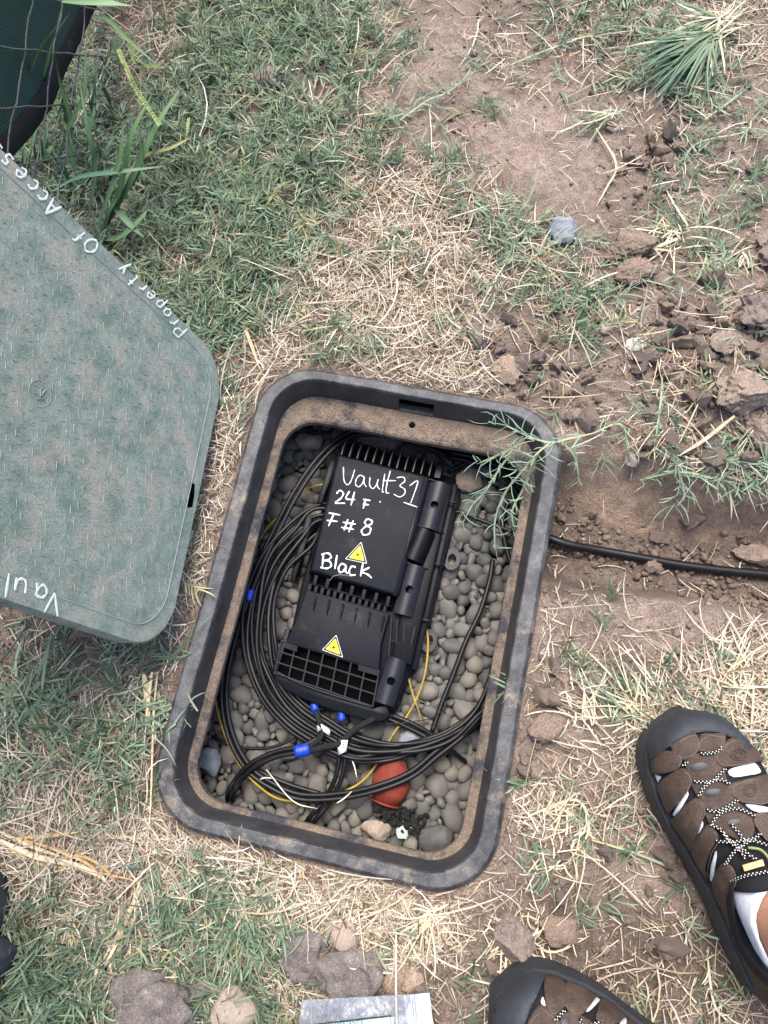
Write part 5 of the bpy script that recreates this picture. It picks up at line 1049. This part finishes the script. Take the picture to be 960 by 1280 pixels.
# ------------------------------------------------------------------ person standing at the lower right: legs, socks, sandals
person = thing('person', P(1000, 1200, -.012), 'person standing at the lower right in brown strappy sandals and white socks', 'person')
def foot_frame(toe_px, heel_dir_px, z=.03):
    a = P(*toe_px, z); b = P(toe_px[0] + heel_dir_px[0], toe_px[1] + heel_dir_px[1], z); d = b - a; d[2] = 0; d /= np.linalg.norm(d); return a, d, np.array([-d[1], d[0], 0])
def interp(t, xs_, ys_): return float(np.interp(t, xs_, ys_))
HWs = ([0, .015, .04, .08, .15, .25, .35, .5, .65, .8, .92, .975, 1], [.004, .020, .036, .048, .056, .0595, .059, .048, .039, .038, .035, .022, .003])
HTs = ([0, .02, .06, .12, .2, .3, .42, .55, .68, .85, 1], [.012, .028, .038, .044, .048, .054, .064, .078, .082, .078, .06])
FL = .305
def last_pt(fr, s_, phi, off=0, side=1, lift=.028):
    a, d, n_ = fr; hw = interp(s_, *HWs) - .003 + off; ht = interp(s_, *HTs) + off; cen = side * interp(s_, [0, .2, .4, .7, 1], [.010, .004, 0, .002, 0])
    c, s2 = math.cos(phi), math.sin(phi); x = cen + hw * math.copysign(abs(c) ** .75, c); z = lift + ht * max(0, s2) ** .8
    return a + d * (s_ * FL + (off if s_ > .5 else -off) * .5) + n_ * x + np.array([0, 0, z - .012])
def last_mesh(fr, off, side, s0=0, s1=1, ns=60, nphi=32, lift=.028):
    v = []; f = []
    for i in range(ns + 1):
        s_ = s0 + (s1 - s0) * i / ns
        for j in range(nphi + 1): v.append(last_pt(fr, s_, math.pi * j / nphi, off, side, lift))
    Wd = nphi + 1
    for i in range(ns):
        for j in range(nphi): k = i * Wd + j; f.append((k, k + 1, k + Wd + 1, k + Wd))
        f.append((i * Wd, (i + 1) * Wd, (i + 1) * Wd + nphi, i * Wd + nphi))
    f.append(tuple(range(Wd))); f.append(tuple(range(ns * Wd + nphi, ns * Wd - 1, -1))); return v, f
def raypt(bvh, px, py):
    d = Vector(RC.T @ np.array([(px - 480) / FPX, (py - 640) / FPX, 1.0])).normalized(); r = bvh.ray_cast(Vector(CAM), d)
    if r[0] is not None: return r[0], r[1]
    # fall back: nearest surface point to the ray at the foot's distance
    t = (0.05 - CAM[2]) / d.z; q = Vector(CAM) + d * t; r = bvh.find_nearest(q); return r[0], r[1]
def patch(name, poly, bvh, base_off, th, mt, parent, step=3.0, smooth_poly=True, puff=0, label=None):
    q = [np.array(p, float) for p in poly]
    if smooth_poly:
        cc0 = sum(q) / len(q)
        if name == 'strap': q = [cc0 + (a - cc0) * 1.18 for a in q]
        for _ in range(2): q = [x for i in range(len(q)) for x in (q[i] * .82 + q[(i + 1) % len(q)] * .18, q[i] * .18 + q[(i + 1) % len(q)] * .82)]
    q = [Vector((float(a[0]), float(a[1]))) for a in q]; xs_ = [a.x for a in q]; ys_ = [a.y for a in q]; pts = list(q); n = len(q)
    def inside(x, y):
        c = False; j = n - 1
        for i in range(n):
            if (q[i].y > y) != (q[j].y > y) and x < (q[j].x - q[i].x) * (y - q[i].y) / (q[j].y - q[i].y) + q[i].x: c = not c
            j = i
        return c
    def bd(x, y): return min(math.hypot(a.x - x, a.y - y) for a in q)
    y = min(ys_) + step * .5; r_ = 0
    while y < max(ys_):
        x = min(xs_) + (step * .5 if r_ % 2 else 0)
        while x < max(xs_):
            if inside(x, y) and bd(x, y) > step * .45: pts.append(Vector((x, y)))
            x += step
        y += step * .87; r_ += 1
    ed = [(i, (i + 1) % n) for i in range(n)]
    vo, eo, fo, _, _, _ = geometry.delaunay_2d_cdt(pts, ed, [list(range(n))], 1, .01)
    tops, bots = [], []
    for p in vo:
        h, nn = raypt(bvh, p.x, p.y); nn = (nn + Vector((0, 0, .8))).normalized(); b_ = bd(p.x, p.y); k = min(1, b_ / 2.2); lift_ = base_off + th * (.8 + .2 * math.sqrt(k)) + puff * min(1, b_ / 12) ** .6
        tops.append(h + nn * lift_); bots.append(h + nn * (base_off - .0015))
    m_ = len(vo); fs = []; cnt_ = {}
    for t in fo:
        fs.append(tuple(t)); fs.append(tuple(m_ + i for i in reversed(t)))
        for i in range(len(t)): e = (t[i], t[(i + 1) % len(t)]); cnt_[e] = 1
    for (a, b) in cnt_:
        if (b, a) not in cnt_: fs.append((b, a, m_ + a, m_ + b))
    me = fixn(mesh(tops + bots, fs)); o = link(name, me, mt, parent); me.shade_smooth(); me.set_sharp_from_angle(angle=math.radians(55))
    if label: o['label'] = label
    if name == 'strap':
        q_ = [(cc0[0] + (a.x - cc0[0]) * .86, cc0[1] + (a.y - cc0[1]) * .86) for a in q[::4]]; q_.append(q_[0]); w_ = [raypt(bvh, *a)[0] + Vector((0, 0, base_off + th + .0004)) for a in catmull(q_, 3)]
        mb = MB(); mb.tube(w_, .00042, 4, caps=False); mb.build('stitching', M['stitch'], o, smooth=True)
    return o
def lace(paths, bvh, off, parent, name='lace', dots=True, r=.0014, mt=None):
    for pth in paths:
        c = catmull([np.array(p, float) for p in pth], 6) if len(pth) > 2 else catmull([np.array(pth[0], float), (np.array(pth[0], float) + np.array(pth[1], float)) / 2, np.array(pth[1], float)], 6)
        w_ = [raypt(bvh, *p)[0] + Vector((0, 0, off + .0014)) for p in c]; w2 = [w_[0]] + [(w_[i - 1] + w_[i] * 2 + w_[i + 1]) / 4 for i in range(1, len(w_) - 1)] + [w_[-1]]
        mb = MB(); mb.tube(w2, r, 6); o = mb.build(name, mt or M['lace'], parent, smooth=True)
        if dots:
            mb = MB(); L0 = 0; nxt = .001; k = 0
            for i in range(1, len(w2)):
                sl_ = (w2[i] - w2[i - 1]).length
                while nxt < L0 + sl_:
                    p = w2[i - 1].lerp(w2[i], (nxt - L0) / sl_); sd2 = (w2[i] - w2[i - 1]).cross(Vector((0, 0, 1))).normalized() * (r * .55) * (1 if k % 2 else -1)
                    mb.tube([p + sd2 + Vector((0, 0, r * .45)), p + sd2 + Vector((0, 0, r * 1.15))], .00062, 5); nxt += .0019; k += 1
                L0 += sl_
            mb.build('lace_dots', M['dot'], o)
def sandal(fr, side, label):
    root = bpy.data.objects.new('sandal', None); COL.objects.link(root); root.parent = person; root['label'] = label
    a, d, n_ = fr; v, f = last_mesh(fr, 0, side); bvh = BVHTree.FromPolygons([Vector(p) for p in v], f)
    me = fixn(mesh(*last_mesh(fr, -.001, side, 0, .56))); link('liner', me, M['liner'], root)
    # sole: outline with tread thickness
    out = []
    for i in range(41): s_ = i / 40; out.append((s_, 1))
    loop = []
    for s_, sg in [(i / 40, 1) for i in range(41)] + [(i / 40, -1) for i in range(39, 0, -1)]:
        hw = interp(s_, *HWs) + .0035; cen = side * interp(s_, [0, .2, .4, .7, 1], [.010, .004, 0, .002, 0]); e = -.006 if s_ < .05 else .006 if s_ > .95 else 0
        loop.append((s_ * FL + e * abs(1 if s_ in (0, 1) else .4), cen + sg * hw))
    vs = []; prof_ = [(-.012, .985), (-.004, 1.0), (.010, 1.0), (.020, .99), (.026, .975), (.026, .5)]; nl = len(loop); ctr = FL / 2
    for z, k in prof_:
        for s_, x in loop: vs.append(a + d * (ctr + (s_ - ctr) * (k if k > .9 else k)) + n_ * (x * k) + np.array([0, 0, z - .03 + .012]))
    fs = [(i * nl + j, i * nl + (j + 1) % nl, (i + 1) * nl + (j + 1) % nl, (i + 1) * nl + j) for i in range(len(prof_) - 1) for j in range(nl)] + [tuple(range(nl)), tuple(range((len(prof_) - 1) * nl, len(prof_) * nl))]
    me = fixn(mesh(vs, fs)); link('sole', me, M['rubber'], root); me.set_sharp_from_angle(angle=math.radians(50))
    return root, bvh
def q7(pts): return [(x / 5.333 + 780, y / 5.333 + 870) for x, y in pts]
fr1 = foot_frame((853, 889), (113, 300)); s1, bv1 = sandal(fr1, -1, 'right brown leather sandal with closed rubber toe')
patch('toe_cap', q7([(152, 478), (200, 430), (262, 375), (340, 310), (450, 252), (560, 238), (640, 252), (745, 300), (800, 360), (850, 350), (780, 270), (700, 190), (600, 130), (480, 98), (370, 92), (260, 120), (165, 180), (120, 260), (112, 340), (125, 420)]), bv1, .001, .004, M['rubber'], s1, step=4, puff=.0015)
patch('toe_cap_lip', q7([(165, 462), (250, 375), (340, 303), (450, 245), (560, 230), (650, 243), (740, 288), (735, 270), (640, 205), (540, 180), (420, 185), (300, 250), (200, 340), (158, 420)]), bv1, .004, .0018, M['rubber'], s1, step=4)
for pg in ([(195, 515), (250, 540), (225, 580), (200, 560)], [(690, 500), (720, 480), (860, 440), (890, 470), (915, 515), (740, 545), (700, 528)], [(325, 790), (380, 690), (425, 628), (432, 660), (395, 730), (345, 798)], [(488, 910), (505, 860), (525, 830), (530, 862), (503, 912)], [(800, 720), (860, 722), (970, 745), (970, 790), (905, 780), (850, 762)], [(575, 1228), (580, 1130), (612, 1025), (620, 1060), (605, 1150), (600, 1232)]):
    patch('sock_gap', q7(pg), bv1, .0, .0018, M['sock'], s1, step=3, puff=.001)
for pg in ([(322, 332), (380, 290), (455, 252), (485, 300), (482, 370), (400, 420), (348, 385)], [(515, 258), (655, 265), (648, 320), (630, 362), (560, 368), (492, 362), (492, 325)], [(598, 392), (650, 345), (705, 298), (780, 305), (850, 370), (888, 428), (770, 452), (655, 468), (622, 430)], [(158, 502), (175, 455), (270, 375), (345, 382), (375, 425), (352, 482), (260, 505)],
           [(208, 618), (290, 548), (382, 490), (438, 550), (428, 605), (360, 700), (292, 772), (245, 705)], [(318, 852), (395, 760), (480, 690), (532, 752), (512, 805), (475, 930), (440, 1032), (375, 965)], [(450, 1085), (480, 980), (560, 868), (622, 950), (582, 1012), (545, 1110), (545, 1230), (500, 1222)], [(688, 602), (820, 565), (970, 530), (970, 705), (860, 710), (775, 700), (722, 655)], [(852, 800), (900, 788), (970, 785), (970, 980), (905, 915), (870, 860)],
           [(600, 1240), (635, 1150), (680, 1110), (720, 1160), (740, 1227), (700, 1300), (640, 1330)]):
    patch('strap', q7(pg), bv1, .0022, .0026, M['leather'], s1, step=3.2, puff=.0003)
patch('tongue', q7([(392, 405), (500, 378), (605, 388), (652, 462), (690, 600), (735, 690), (835, 780), (865, 880), (850, 945), (760, 960), (640, 900), (570, 860), (520, 740), (430, 560)]), bv1, .0012, .003, M['leather'], s1, step=3.5)
for cx_, cy_, rx, ry in ((493, 470, 55, 27), (582, 640, 53, 24), (725, 838, 42, 20)):
    patch('oval_badge', q7([(cx_ + rx * math.cos(t), cy_ + ry * math.sin(t) - .12 * rx * math.cos(t)) for t in np.linspace(0, 2 * math.pi, 13)[:-1]]), bv1, .0045, .0012, M['oval'], s1, step=3)
for cx_, cy_, rx, ry in ((745, 385, 50, 36), (825, 622, 42, 40)):
    for k_ in (1, .55): lace([q7([(cx_ + rx * k_ * math.cos(t), cy_ + ry * k_ * math.sin(t)) for t in np.linspace(0, 2 * math.pi, 14)])], bv1, .0066, s1, name='embossed_ring', dots=False, r=.00045, mt=M['leather'])
LC = [[(490, 382), (550, 378), (605, 365), (630, 340)], [(372, 465), (405, 432)], [(445, 565), (520, 568), (570, 560), (612, 520), (660, 475)], [(478, 665), (510, 605), (570, 562), (630, 552), (682, 580)], [(530, 752), (600, 760), (680, 722), (738, 680)], [(560, 860), (590, 800), (645, 760), (720, 742), (790, 762), (855, 797)], [(590, 958), (700, 962), (780, 950), (850, 935), (885, 905)], [(690, 845), (740, 900), (780, 950), (850, 955), (950, 990)], [(638, 900), (690, 960), (760, 1000), (800, 1040), (860, 1080)], [(650, 1115), (700, 1040), (745, 1000), (820, 950)], [(560, 850), (620, 880), (680, 960), (745, 1010), (790, 1080)]]
lace([q7(l_) for l_ in LC], bv1, .0065, s1)
lace([q7([(800, 1000), (880, 1012), (930, 1060), (965, 1130)])], bv1, .008, s1, name='lime_pull_loop', dots=False, r=.0014, mt=M['lime'])
patch('orange_tab', q7([(786, 1122), (905, 1090), (918, 1130), (800, 1162)]), bv1, .006, .003, M['orange'], s1, step=3, smooth_poly=False)
lace([q7([(690, 1225), (740, 1200), (800, 1180), (860, 1170), (960, 1150)])], bv1, .0065, s1)
# quarter (side leather), collar and sock over the ankle
q8 = lambda pts: [(x / 2.667 + 600, y / 2.667 + 860) for x, y in pts]
patch('quarter', q8([(783, 690), (800, 600), (812, 600), (822, 660), (832, 740), (858, 820), (895, 890), (960, 975), (1000, 1010), (1000, 1100), (955, 1080), (905, 1020), (860, 960), (825, 880), (800, 780)]), bv1, .002, .004, M['leather'], s1, step=4)
patch('collar', q8([(838, 645), (850, 640), (850, 740), (880, 840), (930, 915), (985, 965), (985, 990), (940, 955), (885, 885), (848, 800), (832, 720)]), bv1, .004, .005, M['liner'], s1, step=3)
# the body: feet and legs as one continuous skin
def leg_path(fr, ankle, knee, hip):
    return fr, ankle, knee, hip
ank1 = np.array(P(1012, 1168, .12)); d1 = fr1[1]
fr2 = foot_frame((614, 1264), (300, 140)); s2, bv2 = sandal(fr2, 1, 'left brown leather sandal with closed rubber toe, cut by the bottom edge')
def loft(rings, caps=True):
    n_ = len(rings[0]); v = [p for r in rings for p in r]; f = [(i * n_ + k, i * n_ + (k + 1) % n_, (i + 1) * n_ + (k + 1) % n_, (i + 1) * n_ + k) for i in range(len(rings) - 1) for k in range(n_)]
    if caps: f += [tuple(range(n_ - 1, -1, -1)), tuple(range((len(rings) - 1) * n_, len(rings) * n_))]
    return v, f
def ankle_ring(c, d, n_, rx, ry, z, sk=0, N_=28): return [np.array([c[0], c[1], 0]) + d * ry * math.cos(2 * math.pi * k / N_) + n_ * rx * math.sin(2 * math.pi * k / N_) + np.array([0, 0, z + sk * math.cos(2 * math.pi * k / N_)]) for k in range(N_)]
# body skeleton with the Skin modifier: foot, ankle, knee, hip joined at the pelvis
A1 = ank1; A2 = fr2[0] + fr2[1] * (FL * .72); A2[2] = .12
bmv = []; bme = []; rad = []
pel = np.array([.62, -.62, .93])
def addv(p, r, prev=None):
    bmv.append(tuple(float(x) for x in p)); rad.append(r)
    if prev is not None: bme.append((prev, len(bmv) - 1))
    return len(bmv) - 1
rt = addv(pel, (.14, .11))
for fr, A, hx in ((fr1, A1, np.array([.09, .05, -.04])), (fr2, A2, np.array([-.09, -.05, -.04]))):
    a, d, n_ = fr; foot = lambda s_, z: a + d * (s_ * FL) + np.array([0, 0, z - .03])
    A_ = A.copy(); knee = A_ * .45 + (pel + hx) * .55; knee[2] = .50; knee[:2] = A_[:2] * .62 + (pel + hx)[:2] * .38 - d[:2] * .04
    h = addv(pel + hx, (.10, .095), rt); k_ = addv(knee, (.060, .058), h); cf = addv(knee * .6 + A_ * .4 + np.r_[d[:2] * .02, 0], (.055, .054), k_); an = addv(np.array([A_[0], A_[1], .15]), (.039, .041), cf); an2 = addv(np.array([A_[0], A_[1], .09]), (.036, .041), an)
    heel = addv(foot(.88, .06), (.026, .026), an2); m1 = addv(foot(.55, .062), (.030, .026), an2); m2 = addv(foot(.3, .048), (.034, .020), m1); addv(foot(.1, .042), (.026, .013), m2)
me = bpy.data.meshes.new('body'); me.from_pydata(bmv, bme, []); bo = bpy.data.objects.new('body', me); COL.objects.link(bo); md = bo.modifiers.new('skin', 'SKIN'); md.use_smooth_shade = True
for i, sv2 in enumerate(me.skin_vertices[0].data): sv2.radius = rad[i]; sv2.use_root = (i == 0)
bo.modifiers.new('ss', 'SUBSURF').levels = 2; me2 = bpy.data.meshes.new_from_object(bo.evaluated_get(bpy.context.evaluated_depsgraph_get())); bpy.data.objects.remove(bo); bodym = me2.copy(); link('body', me2, M['skin'], person)
# shorts
rings = []
for fr, A, hx in ((fr1, A1, np.array([.09, .05, -.04])), (fr2, A2, np.array([-.09, -.05, -.04]))):
    top = pel + hx; knee = np.r_[(A[:2] * .62 + top[:2] * .38 - fr[1][:2] * .04), .50]; rr3 = []
    for t in (0, .2, .4, .6, .75): c = top * (1 - t) + knee * t; r0 = .135 - .03 * t; rr3.append([c + np.array([r0 * math.cos(2 * math.pi * k / 24), r0 * math.sin(2 * math.pi * k / 24), 0]) for k in range(24)])
    rings.append(rr3)
mb = MB(); mb.add(*loft(rings[0])); mb.add(*loft(rings[1])); rr3 = [[pel + np.array([(.17 - .02 * abs(z)) * math.cos(2 * math.pi * k / 24), .15 * math.sin(2 * math.pi * k / 24), z * .1]) for k in range(24)] for z in (-.8, 0, 1, 1.6)]; mb.add(*loft(rr3)); mb.build('shorts', M['shorts'], person, smooth=True)
# socks: knitted shell over the foot and ankle, cut at the cuff
bmk = bmesh.new(); bmk.from_mesh(bodym); bmk.normal_update()
for A, nm in ((A1, 'right'), (A2, 'left')):
    b2 = bmk.copy(); other = A2 if A is A1 else A1
    bmesh.ops.bisect_plane(b2, geom=b2.verts[:] + b2.edges[:] + b2.faces[:], plane_co=(A[0], A[1], .106), plane_no=(.25, -.1, 1), clear_outer=True)
    dele = [f for f in b2.faces if (f.calc_center_median().xy - Vector(A[:2])).length > (f.calc_center_median().xy - Vector(other[:2])).length]
    bmesh.ops.delete(b2, geom=dele, context='FACES'); b2.normal_update(); nn = {v: v.normal.copy() for v in b2.verts}
    for v in b2.verts: v.co += nn[v] * .0042
    sm = bpy.data.meshes.new('sock'); b2.to_mesh(sm); b2.free(); o = link('sock', sm, M['sock'], person)
    md = o.modifiers.new('thickness', 'SOLIDIFY'); md.thickness = .002; md.offset = -1
bmk.free()
# lower sandal surface, traced on its own last (crop of 4.8x at 600,1180)
q9 = lambda pts: [(x / 4.8 + 600, y / 4.8 + 1180) for x, y in pts]
patch('toe_cap', q9([(410, 170), (350, 290), (300, 400), (250, 520), (200, 640), (140, 640), (95, 540), (78, 420), (90, 320), (130, 220), (200, 150), (300, 120), (400, 118), (430, 140)]), bv2, .001, .004, M['rubber'], s2, step=4, puff=.0015)
patch('toe_cap_lip', q9([(200, 540), (270, 400), (350, 260), (400, 165), (560, 165), (700, 215), (850, 300), (960, 380), (960, 350), (840, 260), (700, 180), (560, 140), (420, 130), (380, 150), (320, 250), (240, 400), (180, 530)]), bv2, .003, .003, M['rubber'], s2, step=4)
for pg in ([(632, 412), (660, 350), (710, 268), (750, 280), (720, 340), (660, 400)], [(830, 490), (860, 440), (900, 410), (890, 470), (860, 500)], [(485, 205), (530, 200), (515, 225), (490, 220)], [(375, 310), (395, 370), (385, 385), (362, 350)]):
    patch('sock_gap', q9(pg), bv2, .0, .0018, M['sock'], s2, step=3)
for pg in ([(400, 182), (440, 168), (490, 220), (510, 300), (495, 365), (440, 420), (400, 360), (390, 260)], [(545, 190), (620, 205), (712, 250), (670, 330), (600, 415), (530, 385), (510, 350), (520, 260)], [(755, 268), (850, 300), (925, 370), (860, 430), (790, 478), (700, 450), (720, 370)], [(360, 375), (440, 430), (470, 480), (440, 600), (360, 620), (280, 560), (300, 460)], [(900, 410), (960, 395), (1010, 450), (980, 540), (900, 560), (880, 490)]):
    patch('strap', q9(pg), bv2, .0022, .0026, M['leather'], s2, step=3.2, puff=.0003)
patch('tongue', q9([(480, 430), (540, 395), (610, 430), (690, 480), (760, 560), (700, 620), (560, 600), (470, 520)]), bv2, .0012, .003, M['leather'], s2, step=3.5)
patch('oval_badge', q9([(510 + 26 * math.cos(t), 470 + 34 * math.sin(t)) for t in np.linspace(0, 2 * math.pi, 11)[:-1]]), bv2, .0045, .0012, M['oval'], s2, step=3)
lace([q9(l_) for l_ in ([(440, 440), (465, 410), (500, 375)], [(590, 425), (600, 480), (580, 540)], [(640, 480), (690, 450), (730, 470)])], bv2, .0065, s2)

# ------------------------------------------------------------------ zip bag with certificate card; dark cloth
bag = thing('plastic_bag', P(450, 1270, -.01), 'clear zip bag holding a pale blue certificate card at the bottom edge', 'plastic bag')
zb_ = .022
def sheet(name, c4, nu, nv, z, amp, mt, parent, th=.0005, seed=1):
    v = []; f = []
    for i in range(nu + 1):
        for j in range(nv + 1):
            s_, t = i / nu, j / nv; a = lerp(c4[0], c4[1], s_); b = lerp(c4[3], c4[2], s_); q = lerp(a, b, t); v.append(P(q[0], q[1], z + amp * float(fbm(np.array(s_ * 9.), np.array(t * 7.), 4, seed))))
            if i < nu and j < nv: k = i * (nv + 1) + j; f.append((k, k + 1, k + nv + 2, k + nv + 1))
    o = link(name, mesh(v, f), mt, parent); md = o.modifiers.new('s', 'SOLIDIFY'); md.thickness = th; return o
sheet('bag_film', ((378, 1250), (513, 1243), (528, 1420), (350, 1430)), 90, 70, zb_, .007, M['plastic'], bag)
sheet('bag_seal_end', ((505, 1244), (537, 1241), (558, 1420), (520, 1420)), 30, 60, zb_ + .001, .004, M['plasticw'], bag, seed=3)
for k in range(3): mb = MB(); mb.tube([P(513 + 3 * k, 1243, zb_ + .004), P(532 + 3 * k, 1420, zb_ + .004)], .0009, 5); mb.build('zip_ridge', M['plasticw'], bag, smooth=True)
cardc = [(330, 1284), (492, 1266), (505, 1400), (345, 1410)]
v = [P(x, y, zb_ - .006) for x, y in cardc]; mb = MB(); mb.prism([tuple(q[:2]) for q in v], zb_ + .0046, zb_ + .0054); card = mb.build('certificate_card', M['card'], bag)
mb = MB(); q = [(334, 1287), (488, 1269.5), (500, 1396)]; mb.add(*ribbon([P(*p, zb_ + .0054) for p in q], .0012, .0002)); mb.build('card_border', M['inkblack'], card)
tc = bpy.data.curves.new('t', 'FONT'); tc.body = 'CERTIFICATE OF COMPLIANCE'; tc.size = .0062; tc.align_x = 'RIGHT'; to = bpy.data.objects.new('t', tc); COL.objects.link(to); dr = Vector(P(488, 1269.5, 0) - P(334, 1287, 0)); to.rotation_euler = (0, 0, math.atan2(dr.y, dr.x)); to.location = Vector(P(455, 1280, zb_ + .0058))
bpy.context.view_layer.update(); tm = bpy.data.meshes.new_from_object(to.evaluated_get(bpy.context.evaluated_depsgraph_get())); tm.transform(to.matrix_world); bpy.data.objects.remove(to); link('card_text', tm, M['inkblack'], card, smooth=False)
# dark cloth at the left edge
def lump(name, pts, z0, z1, mt, label, cat):
    q = [P(x, y, z0) for x, y in pts]; c = sum(q) / len(q); rings = []; 
    for k, (s_, h_) in enumerate(((1, 0), (1.02, .35), (.93, .75), (.75, 1), (.4, 1.12), (.05, 1.15))): 
        rings.append([c + (p - c) * s_ * (1 + .04 * random.uniform(-1, 1)) + np.array([0, 0, h_ * (z1 - z0) * (1 + .15 * random.uniform(-1, 1))]) for p in catmull(q, 5, closed=True)])
    mb = MB(); mb.add(*loft(rings)); o = mb.build(name, mt, smooth=True); md = o.modifiers.new('s', 'SUBSURF'); md.levels = md.render_levels = 1; return tag(o, label, cat)
lump('dark_cloth', [(-60, 1075), (8, 1078), (20, 1112), (19, 1140), (2, 1162), (-60, 1160)], -.02, .055, M['cloth'], 'upper fold of dark grey cloth at the left edge in the grass', 'cloth')
lump('dark_cloth', [(-60, 1160), (6, 1160), (32, 1176), (30, 1197), (16, 1218), (10, 1262), (-10, 1288), (-60, 1290)], -.02, .055, M['cloth'], 'lower, larger fold of dark grey cloth at the left edge', 'cloth')
